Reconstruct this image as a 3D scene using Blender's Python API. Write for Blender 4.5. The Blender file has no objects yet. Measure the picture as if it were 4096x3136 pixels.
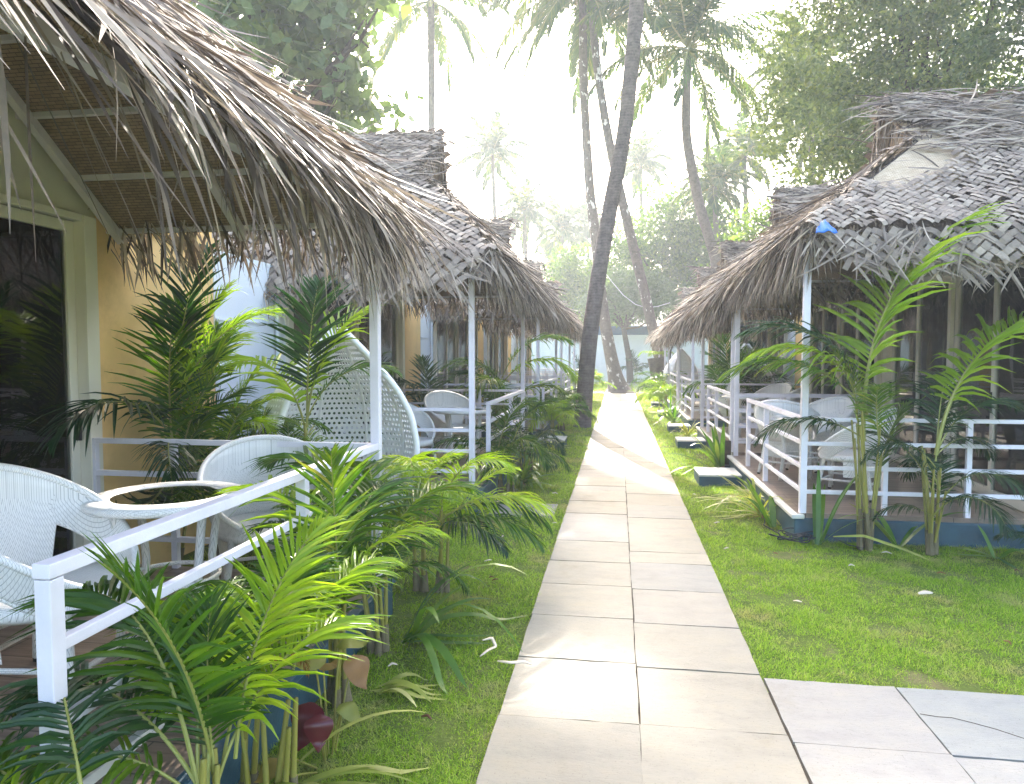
import bpy, math, random
import numpy as np
from mathutils import Vector, noise, Matrix
R = math.radians
random.seed(7)
rng = np.random.default_rng(11)
SC = bpy.context.scene
COL = SC.collection

# ------------------------------------------------------------------ materials
def newmat(name):
    m = bpy.data.materials.new(name); m.use_nodes = True
    nt = m.node_tree; nt.nodes.clear()
    return m, nt, nt.nodes, nt.links
def ramp(nd, lk, fac, stops):
    r = nd.new('ShaderNodeValToRGB')
    el = r.color_ramp.elements
    while len(el) < len(stops): el.new(0.5)
    for e, (p, c) in zip(el, stops): e.position = p; e.color = (*c, 1)
    lk.new(fac, r.inputs[0]); return r.outputs[0]
def tex(nd, lk, kind='Noise', scale=5, detail=4, vec=None, stretch=None, coord='Object', rough=.6):
    tc = nd.new('ShaderNodeTexCoord'); src = tc.outputs[coord]
    if stretch:
        mp = nd.new('ShaderNodeMapping'); mp.inputs['Scale'].default_value = stretch
        lk.new(src, mp.inputs[0]); src = mp.outputs[0]
    t = nd.new('ShaderNodeTex' + kind); lk.new(src, t.inputs['Vector'])
    t.inputs['Scale'].default_value = scale
    if kind == 'Noise': t.inputs['Detail'].default_value = detail; t.inputs['Roughness'].default_value = rough
    return t
def mixc(nd, lk, fac, a, b, mode='MIX'):
    m = nd.new('ShaderNodeMix'); m.data_type = 'RGBA'; m.blend_type = mode
    for inp, v in ((m.inputs[0], fac), (m.inputs[6], a), (m.inputs[7], b)):
        if isinstance(v, (int, float)): inp.default_value = v
        elif isinstance(v, tuple): inp.default_value = (*v, 1)
        else: lk.new(v, inp)
    return m.outputs[2]
def bump(nd, lk, h, strength=.3, dist=.01):
    b = nd.new('ShaderNodeBump'); b.inputs['Strength'].default_value = strength; b.inputs['Distance'].default_value = dist
    lk.new(h, b.inputs['Height']); return b.outputs[0]
def pbsdf(nd, lk, col, rough=.6, normal=None, spec=.5, metal=0):
    p = nd.new('ShaderNodeBsdfPrincipled')
    if isinstance(col, tuple): p.inputs['Base Color'].default_value = (*col, 1)
    else: lk.new(col, p.inputs['Base Color'])
    if isinstance(rough, (int, float)): p.inputs['Roughness'].default_value = rough
    else: lk.new(rough, p.inputs['Roughness'])
    p.inputs['Specular IOR Level'].default_value = spec; p.inputs['Metallic'].default_value = metal
    if normal is not None: lk.new(normal, p.inputs['Normal'])
    return p.outputs[0]
def out(nd, lk, s):
    o = nd.new('ShaderNodeOutputMaterial'); lk.new(s, o.inputs[0])

def m_paint(name, col, rough=.5, var=.12, scale=6, bmp=.15, spec=.5, metal=0, stain=None):
    m, nt, nd, lk = newmat(name)
    t = tex(nd, lk, scale=scale, detail=6)
    a = tuple(c*(1-var) for c in col); b = tuple(min(1, c*(1+var*.7)) for c in col)
    c = ramp(nd, lk, t.outputs[0], [(.3, a), (.7, b)])
    if stain:
        s = tex(nd, lk, scale=2.3, detail=8, rough=.7)
        f = ramp(nd, lk, s.outputs[0], [(.55, (0,0,0)), (.72, (1,1,1))])
        sp = nd.new('ShaderNodeSeparateColor'); lk.new(f, sp.inputs[0])
        mu = nd.new('ShaderNodeMath'); mu.operation = 'MULTIPLY'; mu.inputs[1].default_value = .6; lk.new(sp.outputs[0], mu.inputs[0])
        c = mixc(nd, lk, mu.outputs[0], c, stain)
    f = tex(nd, lk, scale=scale*12, detail=4)
    out(nd, lk, pbsdf(nd, lk, c, rough, bump(nd, lk, f.outputs[0], bmp, .004), spec, metal)); return m

def m_leaf(name, stops, rough=.42, trans=.45, spec=.4, island=True, tcol=1.5):
    m, nt, nd, lk = newmat(name)
    g = nd.new('ShaderNodeNewGeometry'); oi = nd.new('ShaderNodeObjectInfo')
    mx = nd.new('ShaderNodeMath'); mx.operation = 'MULTIPLY_ADD'; mx.inputs[1].default_value = .6
    sc2 = nd.new('ShaderNodeMath'); sc2.operation = 'MULTIPLY'; sc2.inputs[1].default_value = .4
    lk.new(oi.outputs['Random'], sc2.inputs[0]); lk.new(g.outputs['Random Per Island'], mx.inputs[0]); lk.new(sc2.outputs[0], mx.inputs[2])
    c = ramp(nd, lk, mx.outputs[0], stops)
    t = tex(nd, lk, scale=9, detail=3)
    c = mixc(nd, lk, .35, c, ramp(nd, lk, t.outputs[0], [(.3, (.4,.4,.4)), (.7, (1.35,1.35,1.35))]), 'MULTIPLY')
    p = pbsdf(nd, lk, c, rough, None, spec)
    tr = nd.new('ShaderNodeBsdfTranslucent')
    lk.new(mixc(nd, lk, 1.0, c, (tcol*1.05, tcol*1.1, tcol*.45), 'MULTIPLY'), tr.inputs[0])
    ms = nd.new('ShaderNodeMixShader'); ms.inputs[0].default_value = trans
    lk.new(p, ms.inputs[1]); lk.new(tr.outputs[0], ms.inputs[2])
    out(nd, lk, ms.outputs[0]); return m

def m_straw(name, stops, trans=.12, rough=.6):
    m, nt, nd, lk = newmat(name)
    g = nd.new('ShaderNodeNewGeometry')
    c = ramp(nd, lk, g.outputs['Random Per Island'], stops)
    t = tex(nd, lk, scale=14, detail=5, rough=.7)
    c = mixc(nd, lk, .6, c, ramp(nd, lk, t.outputs[0], [(.3, (.5,.48,.45)), (.72, (1.25,1.2,1.15))]), 'MULTIPLY')
    p = pbsdf(nd, lk, c, rough, None, .35)
    tr = nd.new('ShaderNodeBsdfTranslucent'); lk.new(c, tr.inputs[0])
    ms = nd.new('ShaderNodeMixShader'); ms.inputs[0].default_value = trans
    lk.new(p, ms.inputs[1]); lk.new(tr.outputs[0], ms.inputs[2]); out(nd, lk, ms.outputs[0]); return m

def m_mat(name, c1, c2, scale=22):
    m, nt, nd, lk = newmat(name)
    a = tex(nd, lk, 'Brick', scale=scale)
    a.offset = .5; a.inputs['Color1'].default_value = (*c1,1); a.inputs['Color2'].default_value = (*c2,1)
    a.inputs['Mortar'].default_value = (*[x*.35 for x in c1],1); a.inputs['Mortar Size'].default_value = .03
    a.inputs['Brick Width'].default_value = .9; a.inputs['Row Height'].default_value = .28
    n = tex(nd, lk, scale=3, detail=6)
    c = mixc(nd, lk, .5, a.outputs[0], ramp(nd, lk, n.outputs[0], [(.3, (.55,.5,.45)), (.7, (1.2,1.15,1.1))]), 'MULTIPLY')
    out(nd, lk, pbsdf(nd, lk, c, .7, bump(nd, lk, a.outputs[1], -.8, .01), .2)); return m

def m_wicker(name, col, scale=75):
    m, nt, nd, lk = newmat(name)
    a = tex(nd, lk, 'Brick', scale=scale); a.offset = .5
    a.inputs['Color1'].default_value = (*col,1); a.inputs['Color2'].default_value = (*[c*.93 for c in col],1)
    a.inputs['Mortar'].default_value = (*[c*.5 for c in col],1); a.inputs['Mortar Size'].default_value = .05
    a.inputs['Brick Width'].default_value = 1.2; a.inputs['Row Height'].default_value = .42; a.inputs['Mortar Smooth'].default_value = .8
    out(nd, lk, pbsdf(nd, lk, a.outputs[0], .45, bump(nd, lk, a.outputs[1], -1., .006), .4)); return m

def m_stone(name, stops):
    m, nt, nd, lk = newmat(name)
    g = nd.new('ShaderNodeNewGeometry')
    c = ramp(nd, lk, g.outputs['Random Per Island'], stops)
    t = tex(nd, lk, scale=3.2, detail=8, rough=.65, stretch=(1, 2.2, 1))
    c = mixc(nd, lk, .55, c, ramp(nd, lk, t.outputs[0], [(.28, (.70,.70,.76)), (.5, (1,1,1)), (.75, (1.22,1.14,1.0))]), 'MULTIPLY')
    t2 = tex(nd, lk, scale=38, detail=6, rough=.75, stretch=(1, 3.5, 1))
    c = mixc(nd, lk, .5, c, ramp(nd, lk, t2.outputs[0], [(.25, (.45,.43,.4)), (.45, (1,1,1)), (.8, (1.12,1.12,1.1))]), 'MULTIPLY')
    t3 = tex(nd, lk, scale=1.1, detail=9, rough=.72)
    c = mixc(nd, lk, .8, c, ramp(nd, lk, t3.outputs[0], [(.30, (.70,.67,.60)), (.42, (.95,.94,.92)), (.6, (1.02,1.02,1.02)), (.74, (.80,.82,.86))]), 'MULTIPLY')
    t4 = tex(nd, lk, scale=130, detail=2, rough=.5)
    c = mixc(nd, lk, .7, c, ramp(nd, lk, t4.outputs[0], [(.26, (.45,.43,.40)), (.34, (1,1,1))]), 'MULTIPLY')
    ad = nd.new('ShaderNodeMath'); ad.operation = 'ADD'; lk.new(t.outputs[0], ad.inputs[0]); lk.new(t2.outputs[0], ad.inputs[1])
    out(nd, lk, pbsdf(nd, lk, c, .62, bump(nd, lk, ad.outputs[0], .35, .006), .35)); return m

def m_ground(name):
    m, nt, nd, lk = newmat(name)
    t = tex(nd, lk, scale=1.7, detail=8, rough=.7); t2 = tex(nd, lk, scale=60, detail=5, rough=.8)
    c = ramp(nd, lk, t.outputs[0], [(.3, (.09,.13,.03)), (.5, (.14,.19,.04)), (.66, (.22,.19,.10))])
    c = mixc(nd, lk, .6, c, ramp(nd, lk, t2.outputs[0], [(.3, (.4,.4,.4)), (.7, (1.4,1.4,1.3))]), 'MULTIPLY')
    out(nd, lk, pbsdf(nd, lk, c, .9, bump(nd, lk, t2.outputs[0], .8, .03), .1)); return m

def m_grass(name):
    m, nt, nd, lk = newmat(name)
    g = nd.new('ShaderNodeNewGeometry')
    c = ramp(nd, lk, g.outputs['Random Per Island'], [(0, (.10,.19,.015)), (.35, (.20,.33,.02)), (.7, (.29,.43,.035)), (.93, (.40,.50,.08)), (1, (.52,.46,.24))])
    dry = tex(nd, lk, scale=1.25, detail=7, rough=.72)
    f = nd.new('ShaderNodeMapRange'); f.inputs[1].default_value = .52; f.inputs[2].default_value = .64
    f.inputs[4].default_value = .85; lk.new(dry.outputs[0], f.inputs[0])
    c = mixc(nd, lk, f.outputs[0], c, (.42,.36,.20))
    p = pbsdf(nd, lk, c, .5, None, .3)
    tr = nd.new('ShaderNodeBsdfTranslucent'); lk.new(mixc(nd, lk, 1., c, (1.7,1.8,.6), 'MULTIPLY'), tr.inputs[0])
    ms = nd.new('ShaderNodeMixShader'); ms.inputs[0].default_value = .5
    lk.new(p, ms.inputs[1]); lk.new(tr.outputs[0], ms.inputs[2]); out(nd, lk, ms.outputs[0]); return m

def m_glass(name, tint=(.82,.86,.84), refl=0.):
    m, nt, nd, lk = newmat(name)
    gl = nd.new('ShaderNodeBsdfGlossy'); gl.inputs['Roughness'].default_value = .015
    n = tex(nd, lk, scale=1.3, detail=1); b = bump(nd, lk, n.outputs[0], .08, .02); lk.new(b, gl.inputs['Normal'])
    tr = nd.new('ShaderNodeBsdfTransparent'); tr.inputs[0].default_value = (*tint,1)
    fr = nd.new('ShaderNodeFresnel'); fr.inputs[0].default_value = 1.65
    ms = nd.new('ShaderNodeMixShader'); ma = nd.new('ShaderNodeMath'); ma.operation = 'ADD'; ma.use_clamp = True; ma.inputs[1].default_value = refl; lk.new(fr.outputs[0], ma.inputs[0]); lk.new(ma.outputs[0], ms.inputs[0]); lk.new(tr.outputs[0], ms.inputs[1]); lk.new(gl.outputs[0], ms.inputs[2])
    out(nd, lk, ms.outputs[0]); return m

def m_bark(name, c1, c2, rings=7, patch=None):
    m, nt, nd, lk = newmat(name)
    w = tex(nd, lk, 'Wave', scale=rings); w.bands_direction = 'Z'; w.inputs['Distortion'].default_value = 4; w.inputs['Detail'].default_value = 4
    n = tex(nd, lk, scale=9, detail=8, rough=.75)
    ad = nd.new('ShaderNodeMath'); ad.operation = 'MULTIPLY_ADD'; ad.inputs[1].default_value = .07; lk.new(w.outputs[1], ad.inputs[0]); lk.new(n.outputs[0], ad.inputs[2])
    c = ramp(nd, lk, ad.outputs[0], [(.32, c1), (.85, c2)])
    if patch:
        p2 = tex(nd, lk, scale=4.5, detail=5, rough=.6, stretch=(1,1,.6))
        mr = nd.new('ShaderNodeMapRange'); mr.inputs[1].default_value = .6; mr.inputs[2].default_value = .63; lk.new(p2.outputs[0], mr.inputs[0])
        c = mixc(nd, lk, mr.outputs[0], c, patch)
    out(nd, lk, pbsdf(nd, lk, c, .9, bump(nd, lk, ad.outputs[0], .7, .03), .15)); return m

def m_floor(name):
    m, nt, nd, lk = newmat(name)
    n = tex(nd, lk, scale=2.2, detail=9, rough=.65, stretch=(1, 14, 1)); 
    c = ramp(nd, lk, n.outputs[0], [(.3, (.13,.09,.07)), (.5, (.25,.185,.145)), (.72, (.40,.31,.25))])
    b = tex(nd, lk, 'Brick', scale=1.6); b.inputs['Color1'].default_value = (1,1,1,1); b.inputs['Color2'].default_value = (.82,.82,.82,1)
    b.inputs['Mortar'].default_value = (.25,.25,.25,1); b.inputs['Mortar Size'].default_value = .006; b.inputs['Brick Width'].default_value = 1.9; b.inputs['Row Height'].default_value = .3
    c = mixc(nd, lk, 1., c, b.outputs[0], 'MULTIPLY')
    out(nd, lk, pbsdf(nd, lk, c, .28, bump(nd, lk, n.outputs[0], .06, .003), .5)); return m

M = {}
M['white'] = m_paint('white_paint', (.78,.75,.82), .38, .06, 9, .15, stain=(.56,.52,.53))
M['steelpaint'] = m_paint('roof_steel', (.60,.56,.58), .5, .1, 9, .12)
M['cream'] = m_paint('cream_wall', (.62,.60,.47), .6, .05, 2, .1)
M['upvc'] = m_paint('door_frame_cream', (.78,.74,.64), .35, .04, 3, .03)
M['yellow'] = m_paint('yellow_wall', (.80,.55,.24), .75, .12, 2.5, .35, stain=(.58,.38,.17))
M['whitewall'] = m_paint('white_wall', (.74,.79,.85), .65, .05, 1.6, .15, stain=(.62,.68,.74))
M['plinth'] = m_paint('blue_plinth', (.028,.08,.115), .55, .3, 5, .5, stain=(.075,.13,.15))
M['bluetrim'] = m_paint('blue_trim', (.03,.10,.24), .5, .1, 4, .2)
M['concrete'] = m_paint('concrete_top', (.62,.60,.55), .75, .12, 7, .4, stain=(.42,.42,.38))
M['floor'] = m_floor('wood_floor')
M['curtain'] = m_paint('grey_curtain', (.58,.56,.50), .9, .1, 4, .2)
M['dark'] = m_paint('dark_interior', (.05,.05,.045), .9, .1)
M['black'] = m_paint('black_metal', (.015,.016,.02), .4, .1)
M['wicker'] = m_wicker('white_wicker', (.86,.85,.83))
M['cane'] = m_paint('white_cane', (.88,.87,.87), .4, .05, 20, .2)
M['tglass'] = m_glass('table_glass', (.55,.75,.68), .3)  # green tint stands in for greenish light reflected in the top
M['glass'] = m_glass('door_glass', (.86,.88,.86))
M['mat'] = m_mat('woven_bamboo_mat', (.30,.215,.135), (.22,.155,.095), 16)
M['creammat'] = m_mat('pale_woven_mat', (.62,.52,.38), (.50,.40,.28), 22)
M['thatch'] = m_straw('dry_palm_thatch', [(0, (.045,.032,.024)), (.3, (.16,.125,.10)), (.65, (.30,.25,.205)), (1, (.54,.46,.37))])
M['gapshade'] = m_paint('thatch_gap_shade', (.075,.055,.045), .9, .4, 20, .6)  # dark brown that paints shade into the gaps between plaited strips
M['weave'] = m_straw('plaited_palm', [(0, (.19,.15,.12)), (.5, (.29,.24,.195)), (1, (.42,.355,.285))], .08)
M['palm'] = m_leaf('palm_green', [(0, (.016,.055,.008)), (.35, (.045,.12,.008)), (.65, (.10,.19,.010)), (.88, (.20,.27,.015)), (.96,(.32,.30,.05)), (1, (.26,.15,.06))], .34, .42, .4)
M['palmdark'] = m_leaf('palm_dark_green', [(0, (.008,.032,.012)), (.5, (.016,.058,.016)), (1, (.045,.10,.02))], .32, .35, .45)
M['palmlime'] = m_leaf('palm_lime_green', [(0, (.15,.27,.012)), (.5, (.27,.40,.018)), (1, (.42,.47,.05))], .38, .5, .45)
M['brownleaf'] = m_leaf('brown_leaf', [(0, (.10,.04,.02)), (.5, (.22,.10,.04)), (1, (.34,.20,.08))], .6, .3)
M['strap'] = m_leaf('strap_leaf', [(0, (.035,.11,.015)), (.6, (.10,.22,.02)), (1, (.30,.36,.08))], .35, .4, .5)
M['varieg'] = m_leaf('variegated_leaf', [(0, (.10,.18,.02)), (.4, (.35,.38,.08)), (.75, (.58,.55,.25)), (1, (.12,.2,.03))], .4, .4, .5)
M['taro'] = m_leaf('round_leaf', [(0, (.10,.17,.02)), (.6, (.26,.26,.05)), (1, (.42,.20,.10))], .45, .4)
M['wine'] = m_leaf('wine_red_leaf', [(0, (.08,.008,.015)), (1, (.16,.02,.03))], .3, .25, .6, tcol=.8)
M['coco'] = m_leaf('coconut_frond', [(0, (.03,.07,.02)), (.5, (.07,.12,.025)), (.8, (.14,.17,.03)), (1, (.34,.26,.05))], .45, .45)
M['foliage'] = m_leaf('small_leaf_foliage', [(0, (.05,.085,.04)), (.5, (.12,.165,.07)), (.85, (.22,.265,.09)), (1, (.40,.38,.13))], .5, .4)
M['foliage2'] = m_leaf('bright_foliage', [(0, (.03,.07,.015)), (.5, (.08,.15,.02)), (1, (.20,.28,.04))], .5, .5)
M['bigleaf'] = m_leaf('broad_leaf_foliage', [(0, (.07,.115,.06)), (.6, (.12,.18,.08)), (1, (.25,.30,.09))], .45, .35)  # leaf colours lightened to carry the veiling glare over the tree
M['canegreen'] = m_paint('palm_cane', (.26,.24,.045), .45, .25, 14, .2)
M['canebase'] = m_paint('palm_cane_base', (.16,.13,.07), .7, .35, 10, .4)
M['rachis'] = m_paint('frond_midrib', (.26,.27,.06), .5, .2, 9, .1)
M['bark'] = m_bark('palm_bark', (.075,.06,.055), (.24,.20,.18), 5)
M['barkp'] = m_bark('lichen_palm_bark', (.07,.055,.05), (.22,.18,.16), 5, patch=(.55,.53,.50))
M['bark2'] = m_bark('tree_bark', (.04,.03,.025), (.13,.10,.08), 3)
M['stone'] = m_stone('pale_paving', [(0, (.21,.20,.17)), (.35, (.265,.247,.20)), (.6, (.232,.222,.205)), (.8, (.278,.26,.208)), (1, (.205,.208,.20))])
M['stone2'] = m_stone('blue_white_paving', [(0, (.225,.238,.232)), (.5, (.255,.248,.232)), (1, (.28,.272,.25))])
M['soil'] = m_paint('dark_soil', (.045,.032,.02), .95, .4, 12, .8)
M['ground'] = m_ground('lawn_soil')
M['grass'] = m_grass('lawn_blades')
M['tarp'] = m_paint('blue_tarp', (.02,.16,.62), .35, .25, 9, .5)
M['tin'] = m_paint('tin_sheet', (.55,.55,.56), .45, .2, 3, .2, metal=.3)
M['drywhite'] = m_paint('dry_pale_leaf', (.62,.52,.40), .6, .2, 20, .2)

# ------------------------------------------------------------------ mesh builder
class MB:
    def __init__(s): s.v = []; s.f = []; s.n = 0
    def add(s, v, f):
        v = np.asarray(v, float).reshape(-1, 3); f = np.asarray(f, int)
        if len(f) == 0: return
        s.v.append(v); s.f.append(f + s.n); s.n += len(v)
    def box(s, lo, hi):
        x0,y0,z0 = lo; x1,y1,z1 = hi
        x0,x1 = min(x0,x1),max(x0,x1); y0,y1 = min(y0,y1),max(y0,y1); z0,z1 = min(z0,z1),max(z0,z1)
        s.add([(x0,y0,z0),(x1,y0,z0),(x1,y1,z0),(x0,y1,z0),(x0,y0,z1),(x1,y0,z1),(x1,y1,z1),(x0,y1,z1)],
              [(3,2,1,0),(4,5,6,7),(0,1,5,4),(1,2,6,5),(2,3,7,6),(3,0,4,7)])
    def bar(s, a, b, w, h=None, up=(0,0,1)):
        h = h or w; a = np.array(a,float); b = np.array(b,float); d = b-a; d /= np.linalg.norm(d)
        u = np.array(up,float)
        if abs(d@u) > .95: u = np.array((0,1,0.))
        sx = np.cross(d,u); sx /= np.linalg.norm(sx); sz = np.cross(sx,d)
        v = [p + sx*w/2*i + sz*h/2*j for p in (a,b) for i,j in ((-1,-1),(1,-1),(1,1),(-1,1))]
        s.add(v, [(3,2,1,0),(4,5,6,7),(0,1,5,4),(1,2,6,5),(2,3,7,6),(3,0,4,7)])
    def tube(s, pts, rad, n=8, caps=True):
        P = np.array(pts,float); k = len(P)
        rad = np.full(k, rad) if np.isscalar(rad) else np.array(rad,float)
        T = np.gradient(P, axis=0); T /= np.linalg.norm(T,axis=1)[:,None]+1e-9
        ref = np.array((0,0,1.)) if abs(T[0,2]) < .9 else np.array((1.,0,0))
        rings = []
        for i in range(k):
            a = np.cross(T[i], ref); a /= np.linalg.norm(a)+1e-9; b = np.cross(T[i], a); ref = -b if False else ref
            if abs(T[i]@ref) > .98: ref = np.array((0,1.,0))
            th = np.arange(n)*2*math.pi/n
            rings.append(P[i] + rad[i]*(np.cos(th)[:,None]*a + np.sin(th)[:,None]*b))
        v = np.concatenate(rings); f = []
        for i in range(k-1):
            for j in range(n):
                f.append((i*n+j, i*n+(j+1)%n, (i+1)*n+(j+1)%n, (i+1)*n+j))
        s.add(v, f)
        if caps and n == 4*(n//4):
            for base in (0,(k-1)*n):
                for q in range(1, n//2-0-0):
                    pass
            c0 = P[0]; c1 = P[-1]
            for c, b0 in ((c0,0),(c1,(k-1)*n)):
                vv = np.concatenate([v[b0:b0+n], [c]])
                s.add(vv, [(j, (j+1)%n, (j+2)%n, n) for j in range(0,n,2)])
    def lathe(s, prof, n=32, c=(0,0,0)):
        th = np.arange(n)*2*math.pi/n; v = []
        for r,z in prof: v += [(c[0]+r*math.cos(t), c[1]+r*math.sin(t), c[2]+z) for t in th]
        f = [(i*n+j, i*n+(j+1)%n, (i+1)*n+(j+1)%n, (i+1)*n+j) for i in range(len(prof)-1) for j in range(n)]
        s.add(v, f)
    def quad(s, *p): s.add(p, [(0,1,2,3)])
    def strips(s, P, D, W, L, wid, grav=0., nseg=3, prof=None, side=None):
        """N leaf strips: base P, direction D, width vector W (unit), length L, width wid, gravity bend."""
        P = np.asarray(P,float); N = len(P)
        if N == 0: return
        D = np.asarray(D,float); D = D/np.linalg.norm(D,axis=1)[:,None]
        W = np.asarray(W,float); W = W/(np.linalg.norm(W,axis=1)[:,None]+1e-9)
        L = np.broadcast_to(np.asarray(L,float),(N,)); wid = np.broadcast_to(np.asarray(wid,float),(N,)); grav = np.broadcast_to(np.asarray(grav,float),(N,))
        if prof is None: prof = [.5,1,.8,.08] if nseg == 3 else list(np.interp(np.linspace(0,1,nseg+1),[0,.3,.7,1],[.5,1,.8,.06]))
        cur = P.copy(); rows = []
        for k in range(nseg+1):
            rows.append(cur - W*(wid*prof[k]/2)[:,None]); rows.append(cur + W*(wid*prof[k]/2)[:,None])
            if k < nseg:
                d = D.copy(); d[:,2] -= grav*(k+.6)/nseg
                if side is not None: d += side*((k+.5)/nseg)
                d /= np.linalg.norm(d,axis=1)[:,None]
                cur = cur + d*(L/nseg)[:,None]
        V = np.stack(rows,1)
        nv = 2*(nseg+1); base = np.arange(N)[:,None]*nv
        F = np.concatenate([base + np.array([[2*k,2*k+1,2*k+3,2*k+2]]) for k in range(nseg)],0)
        s.add(V.reshape(-1,3), F)
    def folded(s, P, D, W, L, wid, grav, nseg=4, fold=.22):
        N = len(P); D = D/np.linalg.norm(D,axis=1)[:,None]; W = W/np.linalg.norm(W,axis=1)[:,None]
        prof = np.interp(np.linspace(0,1,nseg+1),[0,.25,.6,.85,1],[.4,1,.85,.45,.04]); cur = P.copy(); rows = []
        for k in range(nseg+1):
            up = np.cross(W,D); up *= np.where(up[:,2]<0,-1,1)[:,None]
            h = (wid*prof[k]/2)[:,None]
            rows += [cur-W*h+up*h*fold*2, cur-up*h*.1, cur+W*h+up*h*fold*2]
            if k < nseg:
                d = D.copy(); d[:,2] -= grav*(k+.6)/nseg; d /= np.linalg.norm(d,axis=1)[:,None]; cur = cur+d*(L/nseg)[:,None]
        V = np.stack(rows,1); nv = 3*(nseg+1); b = np.arange(N)[:,None]*nv
        s.add(V.reshape(-1,3), np.concatenate([b+np.array([[3*k+j,3*k+j+1,3*k+j+4,3*k+j+3]]) for k in range(nseg) for j in (0,1)],0))
    def leaves(s, C, size, flat=.0):
        N = len(C); d = rng.normal(size=(N,3)); d /= np.linalg.norm(d,axis=1)[:,None]
        e = rng.normal(size=(N,3)); e -= (e*d).sum(1)[:,None]*d; e /= np.linalg.norm(e,axis=1)[:,None]
        sz = size*(.6+.8*rng.random(N))[:,None]
        V = np.stack([C-d*sz*.5, C+e*sz*.28, C+d*sz*.5, C-e*sz*.28],1)
        s.add(V.reshape(-1,3), np.arange(N)[:,None]*4+np.array([[0,1,2,3]]))
    def arrays(s): return np.concatenate(s.v), np.concatenate(s.f)
    def mesh(s, name, mat, smooth=False):
        v, f = s.arrays()
        if smooth and len(v) < 60000:
            _, ix, inv = np.unique(np.round(v,5), axis=0, return_index=True, return_inverse=True); inv = np.asarray(inv).ravel()
            v = v[ix]; f = inv[f]
            deg = [k for k,q in enumerate(f.tolist()) if len(set(q)) < 4]
            if deg:   # keep collapsed corners apart so that every face stays a valid quad
                v, f = s.arrays()
        me = bpy.data.meshes.new(name)
        me.vertices.add(len(v)); me.vertices.foreach_set('co', v.ravel())
        me.loops.add(f.size); me.loops.foreach_set('vertex_index', f.ravel())
        me.polygons.add(len(f)); me.polygons.foreach_set('loop_start', np.arange(len(f))*4); me.polygons.foreach_set('loop_total', np.full(len(f),4))
        me.polygons.foreach_set('use_smooth', np.full(len(f),bool(smooth)))
        me.update(calc_edges=True); me.validate()
        for q in (mat if isinstance(mat,(list,tuple)) else [mat]): me.materials.append(q)
        return me
    def build(s, name, mat, parent=None, smooth=False, local=False, loc=None):
        """links as one object; vertices are world coordinates unless local"""
        o = None
        org = loc if loc is not None else (parent.get('_org') if parent is not None and not local else None)
        if org is not None:
            s.v = [a - np.array(org) for a in s.v]
        me = s.mesh(name, mat, smooth)
        o = bpy.data.objects.new(name, me); COL.objects.link(o)
        if parent is not None: o.parent = parent
        elif loc is not None: o.location = loc
        if org is not None and parent is not None: o['_org'] = list(org)
        return o
def tag(o, label=None, cat=None, group=None, kind=None):
    if label: o['label'] = label
    if cat: o['category'] = cat
    if group: o['group'] = group
    if kind: o['kind'] = kind
    return o
def thing(name, loc, label, cat, group=None, rz=0):
    o = bpy.data.objects.new(name, None); o.empty_display_size = .2; COL.objects.link(o)
    o.location = loc; o.rotation_euler = (0,0,rz); o['_org'] = list(loc)
    return tag(o, label, cat, group)
def inst(me, name, parent, loc=(0,0,0), rot=(0,0,0), sc=1):
    o = bpy.data.objects.new(name, me); COL.objects.link(o); o.parent = parent
    o.location = loc; o.rotation_euler = rot; o.scale = (sc,)*3 if isinstance(sc,(int,float)) else sc
    return o
def copy_tree(o, parent=None):
    c = o.copy(); COL.objects.link(c)
    if parent is not None: c.parent = parent
    for ch in o.children: copy_tree(ch, c)
    return c
def bevel(o, w=.004, seg=2):
    b = o.modifiers.new('edge', 'BEVEL'); b.width = w; b.segments = seg; b.limit_method = 'ANGLE'; return o
def nz(x, y, z=0, s=1.): return noise.noise(Vector((x*s, y*s, z*s)))

# ------------------------------------------------------------------ ground, path, lawn
g = MB(); g.box((-150,-60,-.3),(150,220,-.012)); tag(g.build('ground', M['ground']), kind='structure')
PX0, PXC, PX1 = -.515, .105, .715
def slab(mb, x0,x1,y0,y1,z=.012,j=.006, t=.05):
    z += random.uniform(-.002,.002); tx = random.uniform(-.002,.002); ty = random.uniform(-.002,.002)
    n = 9; w = x1-x0; h = y1-y0; g = random.uniform(.0022,.0042); gy = random.uniform(.003,.0045)
    r1 = lambda: random.uniform(-j,j)*.55
    us = [k/(n-1) for k in range(n)]
    gx = [x0+g+(w-2*g)*u for u in us]
    lo_ = [y0+gy+r1()*.8+abs(r1())*(random.random()<.12)*2 for _ in us]; hi_ = [y1-gy-r1()*.8-abs(r1())*(random.random()<.12)*2 for _ in us]
    m = 7; V = []
    le = [r1()*.7 for _ in range(m)]; re = [r1()*.7 for _ in range(m)]
    for k in range(n):
        for q in range(m):
            v = q/(m-1); xx = gx[k]+(le[q] if k == 0 else re[q] if k == n-1 else 0); yy = lo_[k]+(hi_[k]-lo_[k])*v
            V.append((xx, yy, z+tx*us[k]+ty*v))
    F_ = [(k*m+q,(k+1)*m+q,(k+1)*m+q+1,k*m+q+1) for k in range(n-1) for q in range(m-1)]
    ring = [k*m for k in range(n)]+[(n-1)*m+q for q in range(1,m)]+[k*m+m-1 for k in range(n-2,-1,-1)]+[q for q in range(m-2,0,-1)]
    b0 = len(V)
    for i_ in ring: V.append((V[i_][0],V[i_][1],z-t))
    F_ += [(ring[i_],b0+i_,b0+(i_+1)%len(ring),ring[(i_+1)%len(ring)]) for i_ in range(len(ring))]
    mb.add(V,F_)
p = MB()
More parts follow.
